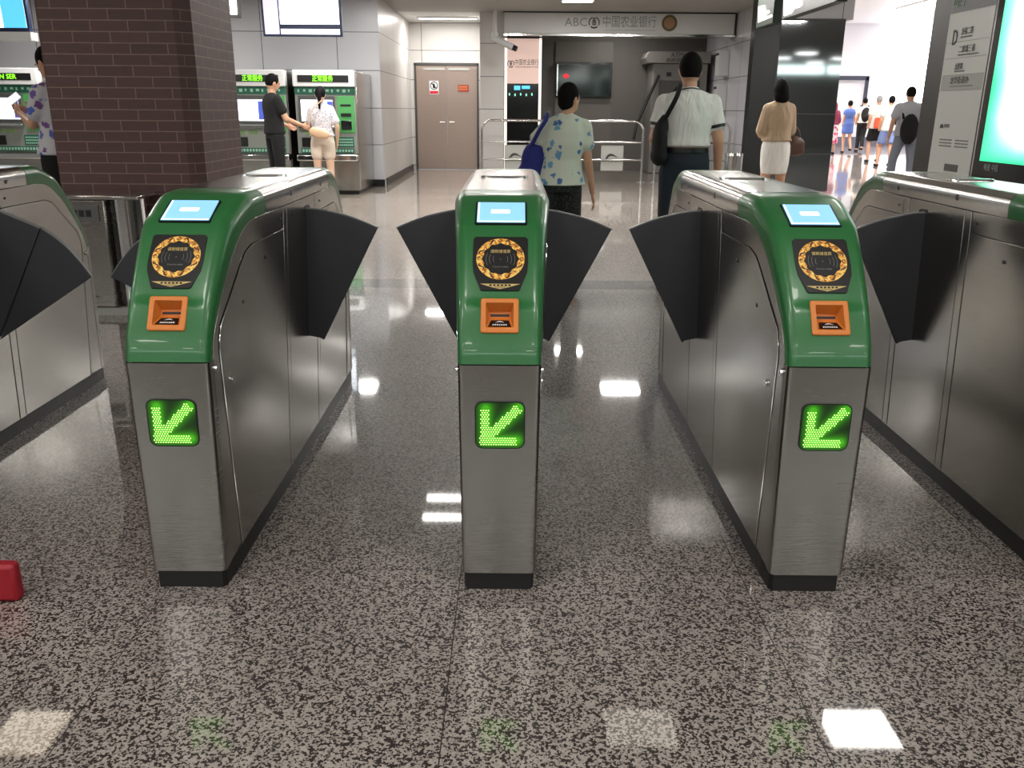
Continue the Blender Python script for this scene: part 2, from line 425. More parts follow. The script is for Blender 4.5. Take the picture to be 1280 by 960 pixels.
def head_fittings(head):
    # screen : straight chord between two heights
    def plane(za, zb, lift):
        a = V((0, prof_at(za), za)); b = V((0, prof_at(zb), zb)); t = (b-a).normalized(); n = V((0, -t.z, t.y)); L = (b-a).length
        c = (a+b)/2+n*lift
        def at(x, s, d=0.): return tuple(c+t*s+n*d+V((x, 0, 0)))
        return at, L, n, math.atan2(t.z, t.y)
    at, L, n, ang = plane(.982, 1.029, .005)
    bm = bmn(); prism(bm, rrect(-.071, .071, -L/2, L/2, .004, 2), lambda x, s: at(x, s, -.006), lambda x, s: at(x, s, .0))
    scn = finish('display', bm, M['black'], head)
    bm = bmn(); prism(bm, rrect(-.066, .066, -L/2+.006, L/2-.004, .001, 1), lambda x, s: at(x, s, 0), lambda x, s: at(x, s, .0012))
    finish('screen', bm, M['lcd'], scn)
    bm = bmn(); prism(bm, rrect(-.028, .024, -.006, .014, .003, 2), lambda x, s: at(x, s, .001), lambda x, s: at(x, s, .0018))
    box_pts = [(-.064, -L/2+.008, .064, -L/2+.013), (-.064, -L/2+.013, -.060, L/2-.006)]
    for x0, s0, x1, s1 in box_pts: prism(bm, [(x0,s0),(x1,s0),(x1,s1),(x0,s1)], lambda x, s: at(x, s, .001), lambda x, s: at(x, s, .0016))
    finish('screen_message', bm, M['lcdtext'], scn)
    # card reader
    at, L, n, ang = plane(.829, .953, .004)
    R = lambda d: Matrix((V((1,0,0)), n, n)) 
    h = L/2
    poly = [(-.066, h), (.066, h), (.0725, h-.006), (.0735, 0.0), (.071, -h*.35), (.052, -h+.003), (.048, -h), (-.048, -h), (-.052, -h+.003), (-.071, -h*.35), (-.0735, 0.0), (-.0725, h-.006)]
    bm = bmn(); prism(bm, poly, lambda x, s: at(x, s, -.008), lambda x, s: at(x, s, 0))
    rd = finish('card_reader', bm, M['black'], head)
    cy = .013
    bm = bmn()
    N = 96
    ro, ri = [], []
    for i in range(N):
        a = 2*PI*i/N
        ro.append((math.cos(a)*.064, cy+math.sin(a)*.0635))
        rr = .0475+.0022*math.cos(12*a)
        ri.append((math.cos(a)*rr, cy+math.sin(a)*rr))
    vo = [bm.verts.new(at(*p, .0009)) for p in ro]; vi = [bm.verts.new(at(*p, .0009)) for p in ri]
    for i in range(N): bm.faces.new((vo[i], vo[(i+1) % N], vi[(i+1) % N], vi[i]))
    finish('gold_ring', bm, M['gold_ring'], rd)
    bm = bmn()
    for k in range(4):
        a = PI/2*k+PI/2
        for q in range(8):
            t0, t1 = q/8*1.6*PI, (q+1)/8*1.6*PI
            c = V((math.cos(a)*.056, cy+math.sin(a)*.056))
            pts = [(c.x+math.cos(t)*rr, c.y+math.sin(t)*rr) for t, rr in ((t0, .0055), (t1, .0055), (t1, .0035), (t0, .0035))]
            bm.faces.new([bm.verts.new(at(*p, .0014)) for p in pts])
        for sgn in (-1, 1):
            for q in range(8):
                t0 = a+sgn*(.22+q*.05); t1 = t0+sgn*.05
                w0 = .0025*math.sin(PI*q/8)+.0004; w1 = .0025*math.sin(PI*(q+1)/8)+.0004
                m0 = .056+.004*math.sin(q*.7); m1 = .056+.004*math.sin((q+1)*.7)
                pts = [(math.cos(t)*rr, cy+math.sin(t)*rr) for t, rr in ((t0, m0-w0), (t1, m1-w1), (t1, m1+w1), (t0, m0+w0))]
                bm.faces.new([bm.verts.new(at(*p, .0014)) for p in pts])
            t0 = a+sgn*.70
            for q in range(5):
                ta = t0+q*.022*sgn; tb = ta+.014*sgn
                pts = [(math.cos(t)*rr, cy+math.sin(t)*rr) for t, rr in ((ta, .0515), (tb, .0525), (tb, .0595), (ta, .0585))]
                if q % 2 == 0: bm.faces.new([bm.verts.new(at(*p, .0014)) for p in pts])
    finish('ring_ornament', bm, M['maroon'], rd)
    bm = bmn()
    for sgn in (-1, 1):
        for j, rr in enumerate((.019, .029, .038)):
            w = .0011
            for q in range(10):
                t0 = -.50+q*.10; t1 = t0+.10
                P = [(sgn*math.cos(t)*r_, cy-.001+math.sin(t)*r_) for t, r_ in ((t0, rr), (t1, rr), (t1, rr+w), (t0, rr+w))]
                bm.faces.new([bm.verts.new(at(*p, .0012)) for p in P])
    bm.faces.new([bm.verts.new(at(math.cos(a)*.0016, cy-.001+math.sin(a)*.0016, .0012)) for a in [PI/4*i for i in range(8)]])
    finish('radio_waves', bm, M['grey'], rd)
    rot = (ang, 0, 0)
    text('lettering', '请刷储值票', .0118, at(0, cy+.0225, .0012), rot, M['goldpale'], rd, width=.053, ext=.0002)
    text('lettering', 'TOUCH HERE', .006, at(0, cy-.025, .0012), rot, M['grey'], rd, width=.042, ext=.0002)
    bm = bmn()
    prism(bm, [(-.052, -h+.0195), (.052, -h+.0195), (.022, -h+.0095), (0, -h+.004), (-.022, -h+.0095)], lambda x, s: at(x, s, .0), lambda x, s: at(x, s, .0009))
    tr = finish('gold_chevron', bm, M['goldpale'], rd)
    bm = bmn()
    for q in range(6):
        x = -.025+q*.010; prism(bm, [(x-.0032, -h+.0125), (x+.0032, -h+.0125), (x+.0032, -h+.0175), (x-.0032, -h+.0175)], lambda x, s: at(x, s, .0009), lambda x, s: at(x, s, .0013))
    for q in range(8):
        x = -.012+q*.0034; prism(bm, [(x-.0011, -h+.0082), (x+.0011, -h+.0082), (x+.0011, -h+.0102), (x-.0011, -h+.0102)], lambda x, s: at(x, s, .0009), lambda x, s: at(x, s, .0013))
    finish('small_print', bm, M['black'], rd)
    # orange ticket slot: frame with a sunken pocket
    at, L, n, ang = plane(.731, .811, .0045)
    h = L/2; w = .0495
    bm = bmn()
    o = rrect(-w, w, -h, h, .006, 3)
    def pin(x0, x1, s0, s1): return rrect(x0, x1, s0, s1, .002, 3)
    iN = pin(-.036, .036, -h+.013, h-.012)
    A = [bm.verts.new(at(*p, -.02)) for p in o]; B = [bm.verts.new(at(*p, 0)) for p in o]
    o2 = rrect(-w+.0025, w-.0025, -h+.0025, h-.0025, .005, 3); B2 = [bm.verts.new(at(*p, .002)) for p in o2]
    C = [bm.verts.new(at(*p, .002)) for p in iN]
    D = [bm.verts.new(at(p[0]*.78, p[1]*.25+.012, -.030)) for p in iN]
    k = len(o)
    for X, Y_ in ((A, B), (B, B2), (B2, C), (C, D)):
        for i in range(k): bm.faces.new((X[i], X[(i+1) % k], Y_[(i+1) % k], Y_[i]))
    bm.faces.new(D)
    fr = finish('ticket_slot', bm, M['orange'], head)
    bm = bmn(); prism(bm, rrect(-.025, .025, -.0035, .0035, .001, 1), lambda x, s: at(x, s+.010, -.0305), lambda x, s: at(x, s+.010, -.0290))
    finish('slot_mouth', bm, M['orange_dark'], fr)
    # label lying on the sloping lower lip
    def lip(x, k, d=0.):   # k 0 front..1 back on the lower slope
        a = V(at(0, -h+.013, .002)); b = V(at(0, (-h+.013)*.25+.012, -.030)); p = a.lerp(b, k)
        nn = V((0, -(b-a).z, (b-a).y)).normalized(); nn = nn if nn.dot(n) > 0 else -nn
        return tuple(p+nn*d+V((x*(1-.28*k), 0, 0)))
    bm = bmn(); prism(bm, [(-.031, .08), (.031, .08), (.029, .72), (-.029, .72)], lambda x, k: lip(x, k, .0), lambda x, k: lip(x, k, .0012))
    lb = finish('slot_label', bm, M['black'], fr)
    bm = bmn(); prism(bm, [(-.013, .48), (-.006, .60), (0, .64), (.006, .60), (.013, .48), (.005, .54), (-.005, .54)], lambda x, k: lip(x, k, .0012), lambda x, k: lip(x, k, .0018))
    for q in range(7):
        x = -.018+q*.006; prism(bm, [(x-.002, .2), (x+.002, .2), (x+.002, .32), (x-.002, .32)], lambda x, k: lip(x, k, .0012), lambda x, k: lip(x, k, .0016))
    finish('label_print', bm, M['white'], lb)

def led_arrow(parent, yf):
    """square lamp with an arrow of light dots pointing down left"""
    zc = .490; w = .064; cx = .002
    f = lambda d: (lambda x, z: (x+cx, yf+d, z+zc))
    bm = bmn(); prism(bm, rrect(-w-.002, w+.002, -w-.002, w+.002, .021, 5), f(.01), f(-.0012))
    fr = finish('arrow_lamp', bm, M['black'], parent)
    bm = bmn(); prism(bm, rrect(-w+.001, w-.001, -w+.001, w-.001, .019, 5), f(0), f(-.0022))
    finish('lamp_backing', bm, M['ledbg_glow'], fr)
    # dots of the arrow
    bm = bmn(); st = .0066
    def inside(x, z):
        a = -.052 <= x-.0 <= -.028 and -.056 <= z <= .046
        b = -.055 <= z <= -.030 and -.054 <= x <= .044
        d = abs(x-z)/math.sqrt(2) < .0130 and x > -.05 and (x+z) < .098 and z > -.05
        return (a or b or d) and max(abs(x), abs(z)) < .059
    i = -14
    for i in range(-10, 11):
        for j in range(-10, 11):
            x = i*st+(st/2 if j % 2 else 0); z = j*st*.9
            if inside(x, z):
                bm.faces.new([bm.verts.new(f(-.0030)(x+.0020*math.cos(a), z+.0020*math.sin(a))) for a in [PI/3*k for k in range(6)]])
    finish('led_dots', bm, M['leddot'], fr)

def glowmat():
    """lamp backing: dots light the diffuser around the arrow bars"""
    m = mat('led_diffuser', (6,30,4), .4); t = NT(m)
    sep = t.n('ShaderNodeSeparateXYZ'); t.l(t.coord('Object'), sep.inputs[0])
    def mth(op, a, b=None, c=None):
        q = t.n('ShaderNodeMath', _operation=op)
        for i, v in enumerate((a, b, c)):
            if v is None: continue
            if isinstance(v, (int, float)): q.inputs[i].default_value = v
            else: t.l(v, q.inputs[i])
        return q.outputs[0]
    x = mth('ADD', sep.outputs[0], -.002); z = mth('ADD', sep.outputs[2], -.490)
    # distances to the three bars (segments, approximated)
    def segd(ax, az, bx, bz):
        L2 = (bx-ax)**2+(bz-az)**2
        px = mth('SUBTRACT', x, ax); pz = mth('SUBTRACT', z, az)
        dt = mth('ADD', mth('MULTIPLY', px, (bx-ax)/L2), mth('MULTIPLY', pz, (bz-az)/L2))
        dt = mth('MINIMUM', mth('MAXIMUM', dt, 0.), 1.)
        qx = mth('SUBTRACT', px, mth('MULTIPLY', dt, bx-ax)); qz = mth('SUBTRACT', pz, mth('MULTIPLY', dt, bz-az))
        return mth('SQRT', mth('ADD', mth('MULTIPLY', qx, qx), mth('MULTIPLY', qz, qz)))
    d = mth('MINIMUM', segd(-.037, .046, -.037, -.042), mth('MINIMUM', segd(-.037, -.042, .044, -.042), segd(-.037, -.042, .05, .05)))
    e = mth('SUBTRACT', d, .008)
    g = mth('POWER', 2.718, mth('MULTIPLY', mth('MAXIMUM', e, 0.), -120.))
    mr = mth('MULTIPLY_ADD', g, .55, .008)
    t.b.inputs['Emission Color'].default_value = (*srgb((90,228,24)), 1)
    t.l(mr, t.b.inputs['Emission Strength'])
    return m
M['ledbg_glow'] = glowmat()
def ringmat():
    m = mat('gold_pattern', (235,180,70), .4); t = NT(m)
    n = t.n('ShaderNodeTexNoise', Scale=90.0, Detail=1.0, Distortion=1.2); t.l(t.coord(), n.inputs['Vector'])
    t.l(t.ramp(n.outputs['Fac'], [(.36, (170,96,26)), (.47, (228,160,50)), (.62, (250,216,120))]), t.b.inputs['Base Color'])
    return m
M['gold_ring'] = ringmat()
M['maroon'] = mat('maroon_print', (70,26,18), .5)

def make_gate(label, x):
    g = thing('ticket_gate', label, 'ticket gate', (x, 3.14, 0), 0, 'ticket gates in a row across the hall')
    # plinth
    bm = bmn()
    prism(bm, [(-.090,-.992),(.090,-.992),(.098,-.975),(.102,-.9),(.102,.9),(.098,.975),(.090,.992),(-.090,.992),(-.098,.975),(-.102,.9),(-.102,-.9),(-.098,-.975)],
          lambda a, b: (a*.985, b, 0), lambda a, b: (a*.985, b, .056))
    finish('plinth', bm, M['plinth'], g)
    # core body
    prof = [(-.985,.052),(-.975,.60)]+[(y+.055, z-.012) for y, z in OUTC[::2]]+[(-y-.055, z-.012) for y, z in OUTC[::-2]]+[(.975,.60),(.985,.052)]
    bm = bmn(); prism(bm, prof, lambda y, z: (hw(y, min(z, 1.0))-.012, y, z), lambda y, z: (-hw(y, min(z, 1.0))+.012, y, z))
    bmesh.ops.triangulate(bm, faces=[f for f in bm.faces if len(f.verts) > 4])
    core = finish('body', bm, M['darksteel'], g)
    # side skins: trim around the doors, doors, posts, wing panel
    def sides(name, polys, m, off, thick, bevel=.0009):
        for s in (1, -1):
            for poly in polys:
                bm = bmn(); side_plate(bm, poly, s, off, thick)
                finish(name, bm, m, g, bevel=bevel)
    door = [(-.836,.058),(-.905,.672),(-.899,.70),(-.882,.733),(-.715,.838),(-.70,.845)]
    door = [(-.842,.058),(-.912,.675),(-.905,.70),(-.89,.725),(-.72,.838),(-.63,.888),(-.60,.898),(-.57,.902),(-.262,.902),(-.262,.058)]
    # door front line hugs the head slope
    door = [(-.842,.058),(-.900,.640),(-.897,.675),(-.878,.715),(-.760,.795),(-.668,.868),(-.636,.889),(-.60,.900),(-.262,.902),(-.262,.058)]
    door = [(-.842,.058),(-.905,.655),(-.902,.69),(-.886,.725),(-.700,.862),(-.66,.887),(-.60,.901),(-.262,.902),(-.262,.058)]
    inset = .0035
    # trim in front of / above the door (nose cheek)
    cheek = [(-.952,.056),(-.962,.40),(-.955,.652)]+[(y+.0015, z-.001) for y, z in INNC]+[(-.262,.974),(-.262,.906)]+[(y-(.0045 if y < -.28 else 0), z+.004) for y, z in door[:-2][::-1]]
    mir = lambda P: [(-y, z) for y, z in P][::-1]
    sides('side_trim', [cheek, mir(cheek)], M['steel'], 0, .0)
    sides('side_door', [door, mir(door)], M['steel'], 0, .0005)
    for s in (1, -1):
        for k in (1, -1):
            bm = bmn(); pts = [(s*(hw(y, z)+.0010), y*k, z) for y, z in door[:-1]]
            tube(bm, pts, .0018, 6); finish('door_bead', bm, M['chrome'], g, smooth=True)
    sides('post', [[(-.257,.056),(-.257,.974),(-.215,.974),(-.215,.056)]], M['steel'], 0, .0008)
    sides('post', [[(.215,.056),(.215,.974),(.257,.974),(.257,.056)]], M['steel'], 0, .0008)
    sides('wing_panel', [[(-.21,.056),(-.21,.974),(.21,.974),(.21,.056)]], M['steel'], 0, 0)
    # front and rear nose panels
    for k in (1, -1):
        zs = [.054, .2, .35, .5, .6, .652]
        rows = []
        bm = bmn()
        for z in zs:
            yf = -1.0+.008*(z/.65); h = hw(-1.0, z)+.0008; r = .016
            half = [(hw(-.955, z)+.0008, -.9535), (h, -.972)]
            for q in range(6):
                a = PI/2*q/5; half.append((h-r+r*math.cos(a), yf+r-r*math.sin(a)))
            row = half+[(-a, b) for a, b in half[::-1]]
            rows.append([bm.verts.new((a, b*k, z)) for a, b in row])
        for a, b in zip(rows, rows[1:]):
            for i in range(len(a)-1): bm.faces.new((a[i], a[i+1], b[i+1], b[i]))
        fp = finish('front_panel' if k == 1 else 'rear_panel', bm, M['steel_h'], g, smooth=True, angle=60)
        if k == 1: led_arrow(fp, -.9958)
    # green heads, steel lid
    for k in (1, -1):
        bm = shell(OUTC, INNC, rhead)
        if k == 1:      # opening for the ticket slot
            for co_, no_ in (((.040,0,0),(1,0,0)), ((-.040,0,0),(1,0,0)), ((0,0,.743),(0,0,1)), ((0,0,.800),(0,0,1))):
                bmesh.ops.bisect_plane(bm, geom=bm.verts[:]+bm.edges[:]+bm.faces[:], plane_co=co_, plane_no=no_)
            bmesh.ops.delete(bm, geom=[q for q in bm.faces if abs(q.calc_center_median().x) < .040 and .743 < q.calc_center_median().z < .800], context='FACES')
        if k < 0: mirror_y(bm)
        hd = finish('green_head', bm, M['green'], g, smooth=True, angle=70)
        if k == 1: head_fittings(hd)
    tp = [(-.468+.936*i/10, 1.0505) for i in range(11)]; ti = [(y, .977) for y, z in tp]
    lid = finish('steel_lid', shell(tp, ti, rtop), M['top'], g, smooth=True, angle=70)
    bm = bmn()
    st = [(.085*c+dx, s_*.030) for c, s_, dx in [(0, 0, 0)]][:0]
    pts = []
    for i in range(13): a = -PI/2+PI*i/12; pts.append((.055+.03*math.cos(a), .03*math.sin(a)))
    for i in range(13): a = PI/2+PI*i/12; pts.append((-.055+.03*math.cos(a), .03*math.sin(a)))
    prism(bm, pts, lambda a, b: (a, b+.06, 1.049), lambda a, b: (a*.98, b*.94+.06, 1.056))
    bz = finish('indicator_bezel', bm, M['chrome'], lid)
    bm = bmn(); prism(bm, [(a*.9, b*.72) for a, b in pts], lambda a, b: (a, b+.06, 1.055), lambda a, b: (a, b+.06, 1.0568))
    finish('indicator_lens', bm, M['top'], bz)
    # bolts, sensor eyes, locks
    for s in (1, -1):
        for (y, z, r) in ((.32,1.004,.011), (-.15,1.01,.011)):
            bm = bmn(); h = hw(y, z); cyl(bm, (s*(h-.01), y, z), (s*(h+.0015), y, z), r, n=14); finish('sensor_eye', bm, M['black'], g)
        for (y, z, r) in ((-.48,.845,.006), (-.695,.752,.006), (-.30,.94,.005), (-.12,.935,.005), (.30,.94,.005), (.12,.935,.005)):
            bm = bmn(); h = hw(y, z); cyl(bm, (s*(h-.006), y, z), (s*(h+.0014), y, z), r, n=10); finish('bolt', bm, M['black'], g)
        for (y, z) in ((-.972+.03,.625), (-.83,.56), (.94,.625)):
            bm = bmn(); h = hw(y, z); cyl(bm, (s*(h-.006), y, z), (s*(h+.006), y, z), .0105, .009, n=18)
            lk = finish('lock', bm, M['chrome'], g, smooth=True, angle=40)
            bm = bmn(); box(bm, s*(h+.0055), s*(h+.0068), y-.0012, y+.0012, z-.005, z+.005); finish('keyhole', bm, M['black'], lk)
        bm = bmn(); h = hw(.08, .945); box(bm, s*(h-.004), s*(h+.001), .055, .11, .936, .946); finish('wing_slot', bm, M['black'], g)
    return g

GX = dict(LL=-2.12, L=-.893, C=-.033, R=.822, R2=1.642)
gates = {}
gates['C'] = make_gate('green-headed steel ticket gate in the middle, straight ahead', GX['C'])
def gate_copy(key, label):
    g = copy_tree(gates['C']); g.location.x = GX[key]; g['label'] = label; gates[key] = g
gate_copy('L', 'green-headed steel ticket gate in front of the brick column, left of the middle one')
gate_copy('R', 'green-headed steel ticket gate right of the middle one, its lit screen and arrow facing us')
gate_copy('R2', 'steel ticket gate cut off by the right edge, below the bright advertising screen')
gate_copy('LL', 'steel ticket gate cut off by the left edge, across the wide lane')
make_wing(1, gates['C']); make_wing(-1, gates['C'])
make_wing(1, gates['L']); make_wing(-1, gates['L'], True, 1.17)
make_wing(-1, gates['R']); make_wing(1, gates['R'])
make_wing(-1, gates['R2']); make_wing(1, gates['LL'], True)

# ------------------------------------------------------------------ building shell
bm = bmn(); box(bm, -12, 14, -6, 6.45, -.1, 0); struct('floor', bm, M['granite'])
bm = bmn(); box(bm, -12, 14, 6.45, 6.8, -.1, 0); struct('floor', bm, M['granite_dark'])
bm = bmn(); box(bm, -12, 20, 6.8, 38, -.1, 0); struct('floor', bm, M['granite_far'])
CZ = 3.05
M['ceil'] = mat('grey_ceiling', (168,166,162), .6)
M['ceilb'] = mat('pale_ceiling', (205,203,200), .6)
bm = bmn(); box(bm, -12, 14, -6, 12.6, CZ, CZ+.1); box(bm, -12, 5.2, 12.6, 17.8, CZ, CZ+.1); struct('ceiling', bm, M['ceil'])
bm = bmn(); box(bm, -3, 4.4, 17.8, 21, 3.06, 3.16); struct('ceiling', bm, M['ceilb'])
# wall behind the ticket machines
bm = bmn(); box(bm, -12, -2.25, 15.45, 15.75, 0, CZ); struct('wall_back', bm, M['wall'])
bm = bmn(); box(bm, -2.5, -2.25, 15.75, 20.0, 0, CZ); struct('wall_left', bm, M['wall2'])
bm = bmn(); box(bm, -12.2, -12, -6, 16, 0, CZ); struct('wall_left', bm, M['whitepanel'])
# wall with the steel double door
bm = bmn(); box(bm, -2.25, -2.17, 20, 20.2, 0, CZ); box(bm, -.77, -.6, 20, 20.2, 0, CZ); box(bm, -2.17, -.77, 20, 20.2, 2.25, CZ); struct('wall_back', bm, M['wall2'])
bm = bmn(); box(bm, -.66, -.2, 17.8, 20.0, 0, CZ); struct('wall_back', bm, M['wall2'])
bm = bmn(); box(bm, -2.25, -2.23, 15.75, 20, 0, .12); struct('baseboard_left', bm, M['black'])
bm = bmn(); box(bm, -12, -2.23, 15.42, 15.45, 0, .12); struct('baseboard_back', bm, M['black'])
# recess with the cash machines
bm = bmn(); box(bm, -.2, 4.4, 20.2, 20.4, 0, CZ); struct('wall_back', bm, M['dkwall'])
bm = bmn(); box(bm, 4.18, 4.4, 15.0, 20.2, 0, CZ); struct('wall_right', bm, M['wall'])
bm = bmn(); box(bm, -.6, -.56, 19.9, 20.0, 2.25, 2.3); 
struct('trim_1', bm, M['darkgrey'])
# hall behind the camera and outer right
bm = bmn(); box(bm, -12, 14, -6.2, -6, 0, 2.68); box(bm, -12, 14, -6.2, -6, 3.02, CZ); struct('wall_front', bm, M['dkwall'])
M['bandwin'] = mat('lit_window_band', (240,255,248), .4, emit=(240,255,248), es=7.0)
bm = bmn(); box(bm, -12, 14, -6.15, -6.1, 2.68, 3.02)
struct('window_1', bm, M['bandwin'])
bm = bmn()
for i in range(14): box(bm, -12+i*2.0, -11.93+i*2.0, -6.08, -6, 2.68, 3.02)
struct('trim_2', bm, M['darkgrey'])
bm = bmn(); box(bm, 14, 14.2, -6, 12.6, 0, CZ); struct('wall_right', bm, M['whitepanel'])
# bright concourse beyond
M['brightwall'] = mat('white_wall', (240,240,246), .5)
M['skirt'] = mat('violet_grey_skirting', (104,104,124), .5)
M['dframe'] = mat('slate_frame', (60,64,84), .5)
M['sky'] = mat('daylight_glass', (250,252,255), .5, emit=(250,252,255), es=6.0)
bm = bmn(); box(bm, 5.2, 20, 36.5, 36.8, 0, 5.2); box(bm, 19.8, 20, 12.6, 36.5, 0, 5.2); box(bm, 5.2, 5.4, 15.6, 36.5, 0, 5.2); struct('wall_back', bm, M['brightwall'])
bm = bmn(); box(bm, 5.2, 20, 12.6, 36.8, 4.6, 4.7); box(bm, 5.2, 14.2, 12.5, 12.6, CZ, 4.6); struct('ceiling', bm, M['brightwall'])
bm = bmn(); box(bm, 5.4, 19.8, 36.3, 36.5, 0, .35); struct('baseboard_back', bm, M['skirt'])
bm = bmn(); box(bm, 13.85, 13.97, 36.2, 36.3, .35, 2.62); box(bm, 11.0, 13.97, 36.2, 36.3, 2.50, 2.66); struct('trim_5', bm, M['dframe'])
bm = bmn(); box(bm, 14.6, 19.0, 36.30, 36.48, 1.0, 4.4); struct('window_2', bm, M['sky'])

# double steel door -----------------------------------------------
M['door'] = brushed('door_steel', (196,176,166), .24, .36, (5, 5, 160), .006)
d = bpy.data.objects.new('door_1', None); COL.objects.link(d); d.location = (-1.47, 20.1, 0); d['kind'] = 'structure'
part('door_frame', M['darkgrey'], d, (-.70,-.66,-.12,0,0,2.24), (.66,.70,-.12,0,0,2.24), (-.70,.70,-.12,0,2.20,2.24), bevel=.003)
for s in (-1, 1):
    lf = part('door_leaf', M['door'], d, (min(.004*s, .66*s), max(.004*s, .66*s), -.09, -.04, .01, 2.195), bevel=.004)
    bm = bmn(); tube(bm, [(s*.05, -.09, 1.02), (s*.05, -.13, 1.02), (s*.16, -.13, 1.02)], .010); finish('door_handle', bm, M['chrome'], lf, smooth=True)
    bm = bmn(); box(bm, s*.10-.06*s, s*.10+.4*s, -.12, -.09, 2.10, 2.15) if s > 0 else box(bm, -.5, -.04, -.12, -.09, 2.10, 2.15); finish('door_closer', bm, M['lightgrey'], lf)
sg = part('prohibition_sign', M['white'], None, (-1.46-.385,-1.46-.185,19.985,19.998,1.60,1.88)); tag(sg, 'white sign with a round no-entry figure and red caption on the steel door', 'sign')
bm = bmn()
for i in range(24):
    a0, a1 = 2*PI*i/24, 2*PI*(i+1)/24
    bm.faces.new([bm.verts.new((-1.745+math.cos(a)*r, 19.983, 1.78+math.sin(a)*r)) for a, r in ((a0, .085), (a1, .085), (a1, .068), (a0, .068))])
bm.faces.new([bm.verts.new((-1.745+px, 19.982, 1.78+pz)) for px, pz in ((-.06,.045),(-.045,.06),(.06,-.045),(.045,-.06))])
finish('ban_ring', bm, M['black'], sg)
bm = bmn(); ell(bm, (-1.745, 19.985, 1.81), (.018,.004,.018), 10, 6); box(bm, -1.77, -1.72, 19.980, 19.984, 1.73, 1.795); finish('figure', bm, M['black'], sg)
part('caption', M['red'], sg, (-1.835,-1.655,19.980,19.985,1.615,1.675))
sg = part('notice_plate', mat('door_red', (150,50,36), .5), None, (-1.22,-.99,19.985,19.998,1.66,1.80)); tag(sg, 'small red notice plate on the right leaf of the steel door', 'sign')
bm = bmn()
for i in range(2):
    for j in range(5): box(bm, -1.20+j*.038, -1.175+j*.038, 19.982, 19.985, 1.745-i*.05, 1.775-i*.05)
finish('plate_text', bm, mat('ochre', (200,130,80), .5), sg)

# ------------------------------------------------------------------ brick column
# plan: front face to x=-2.12, narrow chamfer, then the right face running back
bm = bmn()
plan = [(-3.0, 5.88), (-2.97, 5.85), (-2.13, 5.85), (-2.045, 5.93), (-2.045, 6.75), (-3.0, 6.75)]
prism(bm, plan, lambda a, b: (a, b, 0), lambda a, b: (a, b, CZ))
colm = struct('wall_column', bm, M['brick'])

# ------------------------------------------------------------------ helpers for signs
def flat_plate(name, m, parent, x0, x1, y, z0, z1, th=.006):
    bm = bmn(); box(bm, x0, x1, y-th, y, z0, z1); return finish(name, bm, m, parent)

# cash machine fascia sign
f = thing('fascia_sign', 'long pale bank fascia sign above the dark cash machine recess', 'sign', (1.97, 17.7, 2.66))
part('sign_box', M['whitepanel'], f, (-2.17,2.17,-.12,.3,.0,.37), bevel=.01)
part('edge_strip', M['black'], f, (-2.18,2.18,-.125,.3,.37,.385), (2.17,2.185,-.125,.3,0,.37))
part('lower_strip', M['chrome'], f, (-2.17,2.17,-.13,.3,-.035,-.001))
text('lettering', 'ABC', .21, (-.82, -.122, .20), FRONT, M['gtext'], f, width=.42, ext=.003)
text('lettering', '中国农业银行', .22, (.19, -.122, .205), FRONT, M['gtext'], f, width=1.0, ext=.003)
part('underline', M['gtext'], f, (-.30,.68,-.124,-.12,.065,.072))
def bank_logo(parent, cx, y, cz, R, m, ring=True):
    bm = bmn()
    def arc(a0, a1, r0, r1, n=24):
        for i in range(n):
            p, q = a0+(a1-a0)*i/n, a0+(a1-a0)*(i+1)/n
            bm.faces.new([bm.verts.new((cx+math.cos(a)*r, y, cz+math.sin(a)*r)) for a, r in ((p, r0), (q, r0), (q, r1), (p, r1))])
    arc(math.radians(-30), math.radians(70), R, R*.82); arc(math.radians(110), math.radians(210), R, R*.82)
    arc(math.radians(228), math.radians(312), R, R*.74)
    for x0, x1, z0, z1 in ((-.09,.09,-.45,.85), (-.3,.3,.62,.76), (-.34,.34,.28,.42), (-.34,.34,-.02,.1), (-.34,-.22,-.42,.42), (.22,.34,-.42,.42), (-.34,.34,-.42,-.3)):
        box(bm, cx+x0*R, cx+x1*R, y-.001, y+.002, cz+z0*R, cz+z1*R)
    return finish('bank_emblem', bm, m, parent)
bank_logo(f, -.476, -.123, .20, .105, M['ptext'])
bm = bmn(); cyl(bm, (.937, -.135, .2), (.937, -.118, .2), .145, n=40); bd = finish('round_badge', bm, mat('bronze', (92,84,56), .35, .6), f)
bm = bmn(); cyl(bm, (.937, -.138, .2), (.937, -.134, .2), .10, n=32); finish('badge_centre', bm, mat('copper', (150,110,84), .4, .4), bd)

# left light box with black machine
f = thing('bank_light_box', 'tall lit panel with bank name over a black cash machine beside the pillar', 'cash machine', (.17, 17.95, 0))
part('cabinet', M['darkgrey'], f, (-.36,.36,0,.5,0,2.61))
M['pink'] = mat('pink_panel', (206,178,168), .5, emit=(228,196,184), es=.5)
part('light_panel', M['pink'], f, (-.31,.31,-.01,0,1.78,2.60))
part('lit_edge', mat('lit_edge', (255,245,235), .5, emit=(255,240,228), es=.9), f, (-.36,-.31,-.014,0,.1,2.61), (.31,.36,-.014,0,.1,2.61))
bank_logo(f, -.235, -.012, 2.14, .07, M['ptext'])
text('lettering', '中国农业银行', .115, (.075, -.013, 2.165), FRONT, M['ptext'], f, width=.46, ext=.001)
text('lettering', 'AGRICULTURAL BANK OF CHINA', .04, (.075, -.013, 2.085), FRONT, M['ptext'], f, width=.46, ext=.001)
part('machine_front', M['blackgloss'], f, (-.31,.31,-.02,0,.15,1.77), bevel=.004)
part('screen_glow', M['screenb'], f, (-.17,-.05,-.024,-.02,1.66,1.74), (-.02,.14,-.024,-.02,1.68,1.74))
